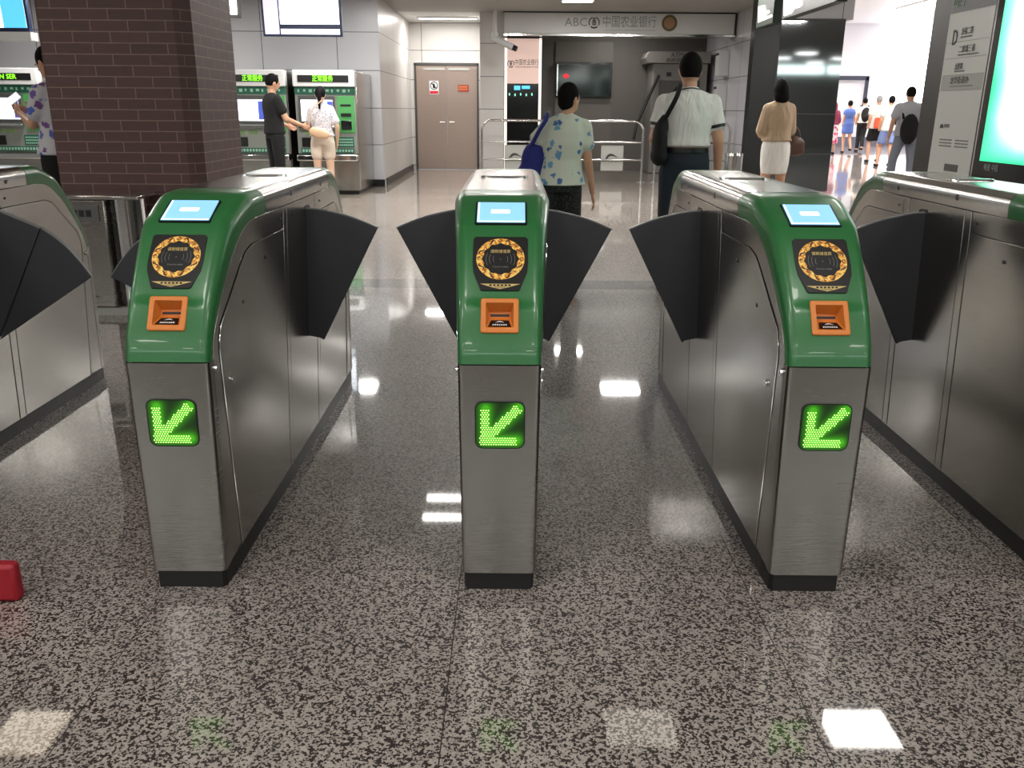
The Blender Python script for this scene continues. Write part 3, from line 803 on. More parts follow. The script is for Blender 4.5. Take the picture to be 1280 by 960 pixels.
for i in range(5):
    bm = bmn(); ell(bm, (-.26+i*.11, -.022, 1.58-.01*(i % 2)), (.016,.005,.028), 10, 6); finish('status_light', bm, mat('teal_light', (120,220,190), .4, emit=(150,240,210), es=.8) if i == 0 else bpy.data.materials['teal_light'], f)

# dark wall panel with window screen
f = thing('wall_display', 'dark landscape display screen on the brown-grey wall between the cash machines', 'screen', (1.53, 20.1, 1.58))
part('bezel', M['blackgloss'], f, (-.62,.60,-.06,.08,-.02,.70), bevel=.01)
part('display_glass', mat('dark_glass', (26,34,34), .08), f, (-.56,.56,-.064,-.06,.03,.65))
part('frame_edge', M['chrome'], f, (-.60,-.575,-.07,-.06,.0,.66))
bm = bmn(); ell(bm, (-.40,-.068,.42), (.07,.004,.05), 16, 8); finish('red_spot', bm, mat('red_spot', (200,40,50), .4, emit=(210,40,52), es=.8), f)
bm = bmn(); box(bm, .9, 2.15, 20.15, 20.19, 0, 2.7); bm2 = bm; struct('trim_3', bm2, mat('dark_panel', (98,94,88), .5))

# right cash machine booth
f = thing('cash_machine', 'grey cash machine booth in the recess, half hidden by the man in white', 'cash machine', (3.45, 19.3, 0))
M['booth'] = mat('booth_grey', (122,118,114), .45)
part('booth_body', M['booth'], f, (-.55,.6,0,.85,0,2.24), bevel=.02)
bm = bmn(); prism(bm, [(-.68,2.24),(-.72,2.34),(-.66,2.46),(.62,2.46),(.62,2.24)], lambda a, b: (a, -.12, b), lambda a, b: (a, .8, b)); hd = finish('header_board', bm, M['booth'], f)
text('lettering', 'ATM', .13, (-.08, -.122, 2.395), FRONT, M['ptext'], hd, width=.26, ext=.002)
text('lettering', '自助银行', .085, (-.08, -.122, 2.29), FRONT, M['ptext'], hd, width=.42, ext=.002)
part('camera_dome', M['black'], f, (-.26,-.16,-.02,.01,1.98,2.06))
part('machine_panel', M['darkgrey'], f, (-.40,.45,-.02,.01,.75,1.9), bevel=.01)
part('keypad_shelf', M['chrome'], f, (-.35,.40,-.2,0,1.02,1.07), bevel=.01)
bm = bmn(); tube(bm, [(-.42,-.03,2.0), (-.6,-.06,1.6), (-.85,-.1,1.0), (-.9,-.1,.7)], .03, 8); bmesh.ops.scale(bm, vec=(1,1,1), verts=bm.verts[:]); finish('black_hose', bm, M['black'], f, smooth=True)
# little brochure boxes on the white wall
for i, (z0, z1) in enumerate(((1.95, 2.42), (1.3, 1.8), (.7, 1.2))):
    b = part('brochure_box', M['whitepanel'], None, (3.98,4.18,18.0,18.3,z0,z1), bevel=.01)
    tag(b, ['topmost white brochure box on the wall right of the cash machines', 'middle white brochure box on the wall right of the cash machines', 'lowest white brochure box, beside the shoulder of the man in white'][i], 'box', 'white boxes on the wall')
    part('box_slot', M['black'], b, (3.97,3.98,18.03,18.27,z1-.09,z1-.05))

# security camera on a drop arm
f = thing('security_camera', 'white bullet security camera hanging from the ceiling at the white pillar', 'camera', (-.36, 17.3, CZ))
bm = bmn(); cyl(bm, (0,0,0), (0,0,-.42), .035, n=12); cyl(bm, (0,0,-.40), (.0,0,-.52), .06, n=12); finish('drop_arm', bm, M['whitepanel'], f, smooth=True)
bm = bmn(); cyl(bm, (-.02,0,-.50), (.34,-.1,-.66), .06, n=14); finish('housing', bm, M['whitepanel'], f, smooth=True)
bm = bmn(); cyl(bm, (.34,-.1,-.66), (.40,-.12,-.69), .05, n=14); finish('lens', bm, M['black'], f, smooth=True)

# ------------------------------------------------------------------ crowd rails
def swoosh(parent, cx, y, cz, w):
    bm = bmn(); prism(bm, [(-.5,-.12),(-.42,.1),(-.2,.28),(.05,.26),(.5,-.04),(.1,.10),(-.12,.12),(-.3,.0),(-.34,-.12)], lambda a, b: (cx+a*w, y, cz+b*w), lambda a, b: (cx+a*w, y-.003, cz+b*w))
    finish('swoosh_mark', bm, M['ptext'], parent)
def rail(label, xa, xb, y, posters):
    f = thing('crowd_rail', label, 'barrier', ((xa+xb)/2, y, 0))
    h = (xb-xa)/2; r = .024; pts = [(-h, 0, 0)]
    for i in range(7): a = PI-PI/2*i/6; pts.append((-h+.18+.18*math.cos(a), 0, .92+.18*math.sin(a)))
    for i in range(7): a = PI/2-PI/2*i/6; pts.append((h-.18+.18*math.cos(a), 0, .92+.18*math.sin(a)))
    pts.append((h, 0, 0))
    bm = bmn(); tube(bm, pts, r, 10); finish('hoop', bm, M['chrome'], f, smooth=True)
    for z in (.40, .72):
        bm = bmn(); cyl(bm, (-h, 0, z), (h, 0, z), .018, n=10); finish('cross_bar', bm, M['chrome'], f, smooth=True)
    for s in (-1, 1):
        bm = bmn(); cyl(bm, (s*h, 0, 0), (s*h, 0, .015), .09, n=18); finish('foot_flange', bm, M['chrome'], f)
    for px in posters:
        p = part('rail_poster', M['lightgrey'], None, (px-.21,px+.21,y+.03,y+.04,.20,.66)); tag(p, 'pale poster with a dark swoosh on the rail, %s' % ('by the elbow of the floral shirt' if px < 1 else 'right of the floral shirt'), 'sign')
        swoosh(p, px, y+.028, .44, .26)
rail('long steel crowd rail right of the white pillar, before the bank recess', -.60, 2.42, 16.9, (.04, 1.86))
rail('steel crowd rail behind the man in the white polo shirt', 2.66, 4.05, 16.9, ())

# steel bin by the right wall
f = thing('litter_bin', 'round stainless steel litter bin by the black column', 'bin', (4.05-.35, 14.6, 0))
f.location = (3.60, 14.6, 0)
bm = bmn(); cyl(bm, (0,0,.04), (0,0,.60), .15, n=24); finish('drum', bm, M['chrome'], f, smooth=True)
bm = bmn(); cyl(bm, (0,0,.60), (0,0,.64), .158, .15, n=24); finish('rim', bm, M['chrome'], f, smooth=True)
bm = bmn(); cyl(bm, (0,0,.0), (0,0,.04), .14, n=24); finish('base', bm, M['black'], f, smooth=True)

# black column + mirror panel + header
M['mirror'] = mat('grey_mirror_panel', (128,133,136), .045, .9)
M['mirror'] = (lambda m: m)(M['mirror'])
bm = bmn(); box(bm, 3.80, 4.19, 14.76, 15.0, 0, CZ); struct('wall_right', bm, M['black'])
bm = bmn(); box(bm, 4.2, 5.35, 14.82, 15.6, 2.68, CZ); struct('wall_back', bm, M['wall'])
mp = thing('mirror_panel', 'tall dark grey reflective panel behind the woman in beige', 'panel', (4.75, 14.8, 0))
part('reflective_sheet', M['mirror'], mp, (-.55,.48,0,.05,.02,2.66))
part('panel_joint', M['darkgrey'], mp, (-.55,.48,-.004,0,2.66,2.69), (-.55,.48,-.003,0,1.25,1.262), (-.55,-.53,-.006,0,0,2.66), (-.55,.48,-.003,0,.62,.63))

# hanging direction signs
M['iconglow'] = mat('icon_glow', (250,255,240), .4, emit=(248,255,236), es=3.2)
M['signbg'] = mat('sign_black_green', (22,38,28), .3)
f = thing('hanging_sign', 'small black hanging sign with a glowing white figure, left one at the top', 'sign', (2.95, 11.05, 2.25))
part('sign_case', M['signbg'], f, (0,.10,-.34,.38,0,.55), bevel=.008)
bm = bmn(); prism(bm, [(0.286, 0.064), (0.312, 0.245), (0.062, 0.232), (0.005, 0.165), (-0.149, 0.154), (-0.175, 0.126), (0.022, 0.115), (-0.086, 0.096), (-0.283, 0.098), (-0.292, 0.072)], lambda a, b: (-.006, a, b), lambda a, b: (0, a, b)); finish('icon', bm, M['iconglow'], f)
bm = bmn(); cyl(bm, (.05,-.2,.55), (.05,-.2,.80), .02); finish('hanger', bm, M['chrome'], f)
f = thing('hanging_sign', 'long black hanging sign with a glowing white figure, right one at the top', 'sign', (2.95, 9.5, 2.25))
part('sign_case', M['signbg'], f, (0,.10,-.86,.86,0,.55), bevel=.008)
bm = bmn(); prism(bm, [(0.767, 0.033), (0.864, 0.318), (0.243, 0.242), (0.162, 0.082), (0.236, 0.067), (0.425, 0.071), (0.523, 0.034)], lambda a, b: (-.006, a, b), lambda a, b: (0, a, b)); finish('icon', bm, M['iconglow'], f)
for q in (-.6, .6):
    bm = bmn(); cyl(bm, (.05,q,.55), (.05,q,.80), .02); finish('hanger', bm, M['chrome'], f)

# ------------------------------------------------------------------ right: wayfinding board and advertising screen
bm = bmn(); box(bm, 3.24, 3.5, .5, 7.14, 0, CZ); struct('wall_right', bm, M['darkgrey'])
bm = bmn(); box(bm, 3.2, 3.55, 6.9, 7.17, 0, CZ); struct('trim_4', bm, mat('black_post', (26,27,28), .3))
f = thing('wayfinding_board', 'tall pale exit directory board with a large letter D, beside the advertising screen', 'sign', (3.2, 6.9, 0))
BX = -.006
part('board', mat('board_white', (206,206,202), .45), f, (-.0,.04,-.64,-.0,.40,1.975))
part('header', mat('board_header', (62,66,64), .4), f, (-.004,.04,-.64,0,1.975,2.62))
part('row_rule', M['grey'], f, *[(-.002,0,-.62,-.02,z,z+.002) for z in (1.77,1.66,1.545,1.44)])
part('row_tint', mat('tint', (170,170,166), .5), f, (-.0015,0,-.62,-.02,1.445,1.545))
text('big_letter', 'D', .15, (-.003, -.13, 1.80), LEFTF, M['ptext'], f, width=.065, ext=.001)
for s, y, z, w, sz in (('龙福二路', -.30, 1.835, .17, .055), ('二郎塘三巷', -.33, 1.715, .23, .055), ('龙胜路', -.25, 1.60, .12, .05), ('龙华街道办', -.29, 1.505, .27, .055)):
    text('lettering', s, sz, (-.003, y, z), LEFTF, M['ptext'], f, width=w, ext=.0005)
bm = bmn()
for y0, w, z in ((-.21,.18,1.795), (-.21,.30,1.675), (-.19,.16,1.565), (-.16,.34,1.462)):
    n = int(w/.014)
    for i in range(n): box(bm, -.002, 0, -(.0-y0)*1.0-i*.014-.010, -(.0-y0)*1.0-i*.014, z, z+.010)
for r in range(3):
    for c0 in (-.12, -.36):
        for i in range(14): box(bm, -.002, 0, c0-i*.014-.010, c0-i*.014, 1.09-r*.022, 1.098-r*.022)
for i in range(6): box(bm, -.002, 0, -.17-i*.014, -.16-i*.014, 1.18, 1.205)
finish('small_print', bm, M['grey'], f)
bm = bmn(); prism(bm, [(.0,.0),(.05,.0),(.05,.018),(.03,.032),(.0,.02)], lambda a, b: (-.002, -.10-a, 1.175+b), lambda a, b: (0, -.10-a, 1.175+b)); finish('operator_mark', bm, M['ptext'], f)
part('slot', M['darkgrey'], f, (-.003,0,-.46,-.26,.875,.925))
part('side_rail', M['chrome'], f, (-.012,.03,-.70,-.675,.3,2.62)); part('side_gap', M['black'], f, (-.004,.03,-.675,-.64,.3,2.62))
text('header_lettering', '出口', .14, (-.006, -.12, 2.06), LEFTF, mat('header_print', (120,150,130), .5), f, width=.16)

def admat():
    m = mat('advert_light', (30,200,150), .3); t = NT(m)
    sep = t.n('ShaderNodeSeparateXYZ'); t.l(t.coord(), sep.inputs[0])
    n = t.n('ShaderNodeTexNoise', Scale=1.6, Detail=1.0); t.l(t.coord(), n.inputs['Vector'])
    ad = t.n('ShaderNodeMath', _operation='MULTIPLY_ADD'); t.l(n.outputs['Fac'], ad.inputs[0]); ad.inputs[1].default_value = .35; t.l(sep.outputs[1], ad.inputs[2])
    c = t.ramp(ad.outputs[0], [(0., (40,205,150)), (.0001, (40,205,150)), (1., (70,225,180))])
    mr = t.n('ShaderNodeMapRange'); t.l(ad.outputs[0], mr.inputs['Value']); mr.inputs['From Min'].default_value = .16; mr.inputs['From Max'].default_value = -.30
    sz = t.n('ShaderNodeMapRange'); t.l(sep.outputs[2], sz.inputs['Value']); sz.inputs['From Min'].default_value = .98; sz.inputs['From Max'].default_value = 1.25
    ml = t.n('ShaderNodeMath', _operation='MULTIPLY'); t.l(mr.outputs[0], ml.inputs[0]); t.l(sz.outputs[0], ml.inputs[1])
    cc = t.ramp(ml.outputs[0], [(0., (44,200,140)), (.18, (130,236,200)), (.45, (245,255,252)), (1., (255,255,255))])
    t.l(cc, t.b.inputs['Emission Color']); t.b.inputs['Emission Strength'].default_value = 1.5
    return m
f = thing('advertising_screen', 'large bright green and white advertising screen in a black frame at the right edge', 'screen', (3.2, 6.12, 0))
part('screen_frame', M['blackgloss'], f, (-.03,.1,-2.2,.06,.70,2.65), bevel=.006)
part('lit_screen', admat(), f, (-.034,-.03,-2.0,-.03,.975,2.5))
text('maker_marks', '电视 中国', .05, (-.034, -.19, .935), LEFTF, mat('dimprint', (130,140,138), .5), f, width=.17)

# ------------------------------------------------------------------ ticket machines
def kiosk(label, x0):
    f = thing('ticket_machine', label, 'ticket machine', (x0, 13.9, 0), 0, 'ticket machines along the back wall')
    W = .94
    part('cabinet', M['steel'], f, (0,W,.10,1.52,.06,1.83), bevel=.01)
    part('plinth', M['black'], f, (.02,W-.02,.06,1.5,0,.06))
    part('lower_front', M['steel'], f, (.01,W-.01,.04,.10,.06,.50))
    part('face', M['kface'], f, (.01,W-.01,.0,.10,.62,1.60), bevel=.006)
    part('top_hood', M['whitepanel'], f, (0,W,-.06,.10,1.60,1.84), bevel=.012)
    led = part('led_sign', M['black'], f, (.08,.85,-.066,-.06,1.665,1.765))
    text('led_text', '正常服务' if 'left edge' not in label else 'IN SER', .095, (.46 if 'left edge' not in label else .50, -.07, 1.712), FRONT, M['ledtext'], led, width=.31 if 'left edge' not in label else .27, ext=.001)
    hd = part('header_strip', M['kgreend'], f, (.01,W-.01,-.012,0,1.49,1.60))
    bm = bmn()
    for i in range(10): box(bm, .06+i*.085, .085+i*.085+.012*(i % 3), -.015, -.012, 1.52+.01*(i % 2), 1.565)
    finish('header_marks', bm, mat('pale_teal', (150,190,170), .5) if 'pale_teal' not in bpy.data.materials else bpy.data.materials['pale_teal'], hd)
    sf = part('screen_surround', M['darkgrey'], f, (.06,.62,-.02,0,1.06,1.47), bevel=.006)
    part('screen', M['screenw'], sf, (.10,.58,-.024,-.02,1.10,1.41))
    part('screen_edge', mat('screen_blue', (60,70,150), .3, emit=(70,90,190), es=.8) if 'screen_blue' not in bpy.data.materials else bpy.data.materials['screen_blue'], sf, (.50,.58,-.026,-.024,1.12,1.39))
    part('shelf', M['chrome'], f, (.05,.62,-.08,0,1.0,1.03), bevel=.004)
    pp = part('payment_panel', M['kgreen'], f, (.65,.91,-.014,0,.93,1.47), bevel=.006)
    part('bill_slot', M['black'], pp, (.70,.86,-.018,-.014,1.32,1.35), (.70,.86,-.022,-.014,1.17,1.22)); part('bill_mouth', M['blackgloss'], pp, (.70,.86,-.03,-.014,.98,1.11), bevel=.006)
    part('coin_tray', M['black'], f, (.08,.30,-.02,0,.72,.86), bevel=.006)
    part('sticker', mat('olive_sticker', (110,140,90), .5) if 'olive_sticker' not in bpy.data.materials else bpy.data.materials['olive_sticker'], f, (.14,.26,-.004,0,.90,.96), (.32,.46,-.004,0,.90,.96))
    nt = part('notice_panel', M['kgreend'], f, (.58,.88,-.006,0,.72,.87), (.06,.88,-.006,0,.63,.70))
    bm = bmn()
    for r in range(3):
        for i in range(9): box(bm, .60+i*.03, .62+i*.03, -.009, -.006, .74+r*.042, .76+r*.042)
    for i in range(17): box(bm, .08+i*.047, .11+i*.047, -.009, -.006, .645, .685)
    finish('notice_text', bm, bpy.data.materials['pale_teal'], nt)
    part('ledge', M['chrome'], f, (.0,W,-.10,.10,.51,.61), bevel=.02)
    return f
k1 = kiosk('grey and green ticket machine used by the woman in white, right one of the pair', -3.345)
k2 = kiosk('grey and green ticket machine behind the man in black, half hidden by the brick column', -4.40)
k3 = kiosk('grey and green ticket machine at the left edge, beyond the person with the phone', -8.13)

# hanging monitors and wall lamp sign
def monitor(label, x0, x1, z0, y, tilt, sidebar):
    f = thing('hanging_monitor', label, 'monitor', ((x0+x1)/2, y, z0)); w = (x1-x0)/2
    f.rotation_euler = (tilt, 0, 0)
    part('casing', M['navy'], f, (-w,w,0,.09,0,.72), bevel=.008)
    part('screen', M['screenw'], f, (-w+.03+sidebar,w-.03,-.005,0,.16 if sidebar else .05,.70))
    if sidebar:
        part('side_column', mat('lilac_screen', (190,185,215), .3, emit=(200,198,230), es=.9), f, (-w+.03,-w+.03+sidebar-.02,-.004,0,.03,.70))
        part('ticker', M['lcdtext'], f, (-w+.03+sidebar,w-.03,-.004,0,.03,.10))
    else: part('tint', M['screenb'], f, (w-.35,w-.03,-.008,-.005,.05,.55))
    bm = bmn(); cyl(bm, (0,.05,.72), (0,.05,.80), .03); finish('hanger', bm, M['lightgrey'], f)
monitor('bright hanging monitor with a side column of pictures, above the ticket machines', -3.50, -2.40, 2.24, 13.0, .06, .22)
monitor('bright blue-white monitor at the top left corner, left of the brick column', -8.2, -6.75, 2.28, 13.0, .05, 0)
f = part('white_shelf', M['whitepanel'], None, (-8.3,-6.7,12.9,13.1,2.16,2.27)); tag(f, 'white bar mounted below the top left monitor', 'shelf')
f = part('wall_lamp', mat('wall_lamp_glow', (255,255,250), .4, emit=(255,255,250), es=3), None, (-3.98,-3.84,12.95,13.0,2.52,2.9)); tag(f, 'small glowing box lamp just right of the brick column top', 'lamp')
part('lamp_case', M['darkgrey'], f, (-4.0,-3.80,13.0,13.06,2.48,2.95))

# ------------------------------------------------------------------ lights
def lamp(x, y, sx=.6, sy=.3, e=22, z=CZ, label=None, group='ceiling lights of the hall'):
    f = thing('ceiling_light', label or 'white rectangular ceiling light', 'lamp', (x, y, z), 0, group)
    part('frame', M['whitepanel'], f, (-sx/2-.03,sx/2+.03,-sy/2-.03,sy/2+.03,-.03,0), bevel=.004)
    part('diffuser', M['lamp'] if e > 5 else M['lampdim'] if e > 1 else M['lampfaint'], f, (-sx/2,sx/2,-sy/2,sy/2,-.036,-.03))
    L = bpy.data.lights.new('ceiling_lamp', 'AREA'); L.shape = 'RECTANGLE'; L.size = sx; L.size_y = sy; L.energy = e; L.color = (1, .97, .93)
    o = bpy.data.objects.new('lamp_source', L); COL.objects.link(o); o.parent = f; o.location = (0, 0, -.042)
    return f
LP = [(-2.45,13.4,.5,.4), (1.75,13.4,.6,.4), (-.72,8.7,.5,.13), (2.55,5.3,.5,.4), (-3.55,5.2,.6,.45), (5.5,8.6,.5,.5),  # the last on this line is unseen, added to brighten the back hall
      (-6.2,9.5,.6,.5), (-6.6,13.4,.6,.5), (-7,4,.6,.5), (-3.2,1.0,.5,.4), (3.6,.6,.5,.4), (-4,-3.2,.6,.4), (2.6,-3.4,.6,.4), (9,9,.8,.6), (9,3,.8,.6)]
LP = LP[:9]+[(2.0*i-9, y, .6, .45) for y in (1.0, -1.6, -4.2) for i in range(11)]+[(9, 9, .8, .6)]  # rows of unseen lamps added for more diffuse light in the hall
names = ['above the queue of ticket machines', 'before the bank recess', 'over the walkway behind the middle gate', 'above the right gates', 'above the left gates', 'beside the hanging signs, unseen and added for brightness']
LP += [(.95,5.3,.5,.4), (-3.0,11.3,.5,.4), (-.1,11.5,.5,.4), (2.77,11.4,.5,.4), (2.2,19.0,.6,.3), (5.5,11,.5,.4), (-.72,9.2,.5,.13)]  # all but first and last are unseen fill, added for hall and recess
LE = [80,80,6,9,2,60,90,90,50]+[15]*33+[20,1,85,85,80,26,60,6]
for i, (x, y, sx, sy) in enumerate(LP):
    lamp(x, y, sx, sy, (LE[i] if i < len(LE) else 26), label='ceiling light panel '+(names[i] if i < len(names) else 'of the hall, unseen overhead, in a set mostly added for brightness'))
# strip light in door alcove, seen directly
lamp(-1.35, 18.9, 1.15, .12, 60, 3.06, 'long white strip light on the ceiling before the steel door', None)
lamp(1.05, 15.7, .5, .25, 40, CZ, 'thin ceiling light over the bank sign, at the top edge', None)
# unseen roof lights added to flood the concourse with light
for x, y in ((9, 20), (14, 20), (9, 30), (14, 30)):
    f = lamp(x, y, 2.6, 2.6, 260, 4.6, 'large unseen roof light added to brighten the concourse', 'added roof lights over the concourse')

# camera --------------------------------------------------------------
cd = bpy.data.cameras.new('camera'); co = bpy.data.objects.new('camera', cd); COL.objects.link(co)
P = math.radians(17.5); RO = -.007
fw = V((0, math.cos(P), -math.sin(P))); r0 = V((1, 0, 0)); u0 = r0.cross(fw)
r = r0*math.cos(RO)-u0*math.sin(RO); u = u0*math.cos(RO)+r0*math.sin(RO)
mt = Matrix((r, u, -fw)).transposed().to_4x4(); mt.translation = V((0, 0, 1.28))
co.matrix_world = mt
cd.sensor_width = 36; cd.lens = 1085/1280*36; cd.clip_end = 200; cd.clip_start = .05
sc.camera = co

w = bpy.data.worlds.new('world'); sc.world = w; w.use_nodes = True
w.node_tree.nodes['Background'].inputs[0].default_value = (.85, .9, 1, 1); w.node_tree.nodes['Background'].inputs[1].default_value = .5
sc.view_settings.view_transform = 'Standard'; sc.view_settings.look = 'None'; sc.view_settings.gamma = 1
sc.view_settings.use_curve_mapping = False; sc.view_settings.exposure = 0.0
sc.cycles.caustics_reflective = False; sc.cycles.caustics_refractive = False
M['chrome_b']=brushed('bin_steel',(150,142,138),.15,.28)
M['darksteel2']=mat('plate_grey',(96,94,92),.4)
M['redcase']=mat('red_plastic',(150,20,36),.5)
# ------------------------------------------------------------------ people
def remesh(name, bm, m, parent, vox, smooth=3):
    bmesh.ops.recalc_face_normals(bm, faces=bm.faces[:])
    me = bpy.data.meshes.new('t'); bm.to_mesh(me); bm.free()
    o = bpy.data.objects.new('t', me); COL.objects.link(o)
    r = o.modifiers.new('r', 'REMESH'); r.mode = 'VOXEL'; r.voxel_size = vox
    if smooth:
        s = o.modifiers.new('s', 'SMOOTH'); s.factor = .5; s.iterations = smooth*3
    dg = bpy.context.evaluated_depsgraph_get()
    me2 = bpy.data.meshes.new_from_object(o.evaluated_get(dg)); me2.name = name
    bpy.data.objects.remove(o); bpy.data.meshes.remove(me)
    me2.polygons.foreach_set('use_smooth', [True]*len(me2.polygons))
    me2.materials.clear(); me2.materials.append(m)
    o = bpy.data.objects.new(name, me2); COL.objects.link(o); o.parent = parent
    return o

TM = [(.86,.150,.105),(.93,.162,.115),(1.02,.148,.105),(1.12,.142,.100),(1.25,.165,.112),(1.34,.175,.105),(1.395,.135,.08),(1.43,.07,.06)]
TF = [(.84,.158,.115),(.92,.168,.120),(1.02,.138,.100),(1.10,.125,.092),(1.22,.142,.108),(1.32,.148,.098),(1.385,.118,.075),(1.42,.06,.055)]

def person(label, loc, h, rz, female=False, arms=None, legs=None, lean=(0, 0), head_turn=0, nod=0, bulk=1.0,
           top=None, bottom=None, hair='short', skin='skin', shoes='black_cloth', vox=.012, hairm='hair', hands=True, cuff=None, collar=False):
    """facing +Y in its own frame, 1.7 m tall before scaling"""
    f = thing('person', label, 'person', loc, rz, None); k = h/1.7; f.scale = (k, k, k)
    T = TF if female else TM
    sx = (.135 if female else .163)*bulk
    def off(z): return V((lean[0]*max(z-.95, 0), lean[1]*max(z-.95, 0), 0))
    arms = arms or {}
    A = {}
    for s, key in ((-1, 'L'), (1, 'R')):
        e, w_ = arms.get(key, ((s*(sx+.05), -.03, 1.10), (s*(sx+.06), .04, .86)))
        A[s] = (V((s*sx, 0, 1.345))+off(1.345), V(e)+off(1.1), V(w_)+off(.95))
    legs = legs or {}
    Lg = {}
    for s, key in ((-1, 'L'), (1, 'R')):
        kn, an = legs.get(key, ((s*.10, .01, .48), (s*.105, -.02, .08)))
        Lg[s] = (V((s*.088, 0, .87)), V(kn), V(an))
    hc = V((0, .02, 1.572))+off(1.572)
    RH = Matrix.Rotation(head_turn, 3, 'Z') @ Matrix.Rotation(-nod, 3, 'X')
    def hp(x, y, z): return hc+RH @ V((x, y, z))
    tr = lambda g, b=1.0, z0=0, z1=9: [[tuple(off(z)+V(((rx*bulk+g)*math.copysign(abs(math.cos(a))**.85, math.cos(a)), (ry*(.5+.5*bulk)+g)*math.sin(a), z))) for a in [2*PI*i/20 for i in range(20)]] for z, rx, ry in T if z0 <= z <= z1]
    # body
    bm = bmn(); loft(bm, tr(0))
    ell(bm, off(1.31)+V((0, -.01, 1.31)), (sx*.98, .085, .07))
    for s in (-1, 1): caps(bm, off(1.42)+V((s*.02, -.015, 1.415)), A[s][0]+V((-s*.01, -.005, .005)), .045, .044)
    caps(bm, off(1.38)+V((0, -.012, 1.38)), hc+V((0, -.015, -.07)), .054 if not female else .045, .05 if not female else .042)
    r3 = RH
    ell(bm, hc, (.072,.092,.108), 20, 14, r3); ell(bm, hp(0,.03,-.06), (.052,.058,.055), 14, 10, r3)
    ell(bm, hp(0,.098,-.015), (.011,.018,.022), 8, 6, r3); ell(bm, hp(0,.082,-.05), (.022,.012,.010), 8, 6, r3)
    for s in (-1, 1): ell(bm, hp(s*.074,-.002,-.01), (.011,.02,.031), 8, 6, r3)
    for s in (-1, 1):
        a, b, c = A[s]; g = .88 if female else 1.0
        caps(bm, a, b, .052*g, .041*g); caps(bm, b, c, .041*g, .027*g)
        a2, b2, c2 = Lg[s]
        caps(bm, a2, b2, .088, .056); caps(bm, b2, b2.lerp(c2, .35), .056, .058); caps(bm, b2.lerp(c2, .3), c2, .057, .036)
        ell(bm, c2+V((0, .06, -.045)), (.04, .115, .036), 12, 8)
        if hands:
            d = (c-b).normalized(); side = V((0, 1, 0)) if abs(d.y) < .7 else V((0, 0, 1))
            w2 = (side-d*side.dot(d)).normalized(); nrm = d.cross(w2)
            pc = c+d*.055; rot = Matrix((w2, nrm, d)).transposed()
            ell(bm, pc, (.040, .017, .052), 12, 8, rot)
            for i, (o_, L_) in enumerate(((.030,.062),(.010,.072),(-.010,.066),(-.029,.052))):
                p0 = pc+w2*o_+d*.035; p1 = p0+d*L_*.55+nrm*s*-.006; p2 = p1+d*L_*.45+nrm*s*-.018
                caps(bm, p0, p1, .0095, .0088, 8); caps(bm, p1, p2, .0088, .0075, 8)
            p0 = pc+w2*.034-d*.02; p1 = p0+w2*.025+d*.03; p2 = p1+w2*.006+d*.03
            caps(bm, p0, p1, .013, .010, 8); caps(bm, p1, p2, .010, .008, 8)
    remesh('body', bm, M[skin], f, vox if not hands else min(vox, .009), 1 if hands else 2)
    # hair
    bm = bmn()
    ell(bm, hp(0,-.014,.018), (.083,.096,.105), 20, 14, r3)
    if hair == 'bob':
        ell(bm, hp(0,-.02,-.02), (.098,.095,.125), 16, 12, r3); ell(bm, hp(0,-.04,-.09), (.098,.065,.095), 16, 12, r3)
    if hair == 'pony':
        caps(bm, hp(0,-.10,.02), hp(0,-.115,-.06), .032, .034); caps(bm, hp(0,-.115,-.06), hp(0,-.10,-.24), .036, .018)
    if hair == 'cropped': ell(bm, hp(0,-.03,-.035), (.07,.07,.07), 14, 10, r3)
    remesh('hair', bm, M[hairm], f, max(vox, .012), 2)
    if hands:
        bm = bmn()
        for s in (-1, 1): ell(bm, hp(s*.03,.084,.012), (.012,.008,.007), 8, 6, r3)
        finish('eyes', bm, M['black'], f)
    # top
    if top:
        m_, slv, hem = top['m'], top.get('sleeve', .5), top.get('hem', .86); g = top.get('g', .016)
        bm = bmn()
        R = tr(g, z0=hem+.02)
        z, rx, ry = hem, np_interp(T, hem, 1), np_interp(T, hem, 2)
        R = [[tuple(V(((rx*bulk+g*1.5)*math.cos(a), (ry+g*1.5)*math.sin(a), hem))+off(hem)) for a in [2*PI*i/20 for i in range(20)]]]+R
        loft(bm, R); ell(bm, off(1.31)+V((0, -.01, 1.31)), (sx*.98+g*.6, .085+g, .07+g*.7))
        for s in (-1, 1): caps(bm, off(1.40)+V((s*.03, -.015, 1.398)), A[s][0]+V((-s*.01, -.005, .003)), .045+g*.6, .044+g*.8)
        for s in (-1, 1):
            a, b, c = A[s]; gg = .86 if female else 1.0
            if slv <= 1: e = a.lerp(b, slv); caps(bm, a, a.lerp(b, slv*.9), .052*gg+g, (.046+g*1.1)*gg); cyl(bm, a.lerp(b, slv*.5), e, .055*gg+g*.7, .050*gg+g*1.1, 14)
            else: caps(bm, a, b, .052*gg+g, .042+g); cyl(bm, b, b.lerp(c, slv-1), .044+g, .030+g, 14)
        remesh('shirt', bm, M[m_], f, vox, 2)
        if cuff:
            for s in (-1, 1):
                a, b, c = A[s]; e = a.lerp(b, slv); e2 = a.lerp(b, slv+.05); bm = bmn(); cyl(bm, a.lerp(b, slv-.03), e2, .053+g, .050+g, 18); finish('cuff', bm, M[cuff], f, smooth=True)
        if collar:
            bm = bmn(); cyl(bm, off(1.4)+V((0,-.01,1.405)), off(1.45)+V((0,-.005,1.452)), .078, .062, 20); finish('collar', bm, M[m_], f, smooth=True)
            bm = bmn(); cyl(bm, off(1.4)+V((0,-.01,1.425)), off(1.45)+V((0,-.008,1.431)), .0745, .0725, 20); finish('collar_stripe', bm, M['darkgrey'], f, smooth=True)
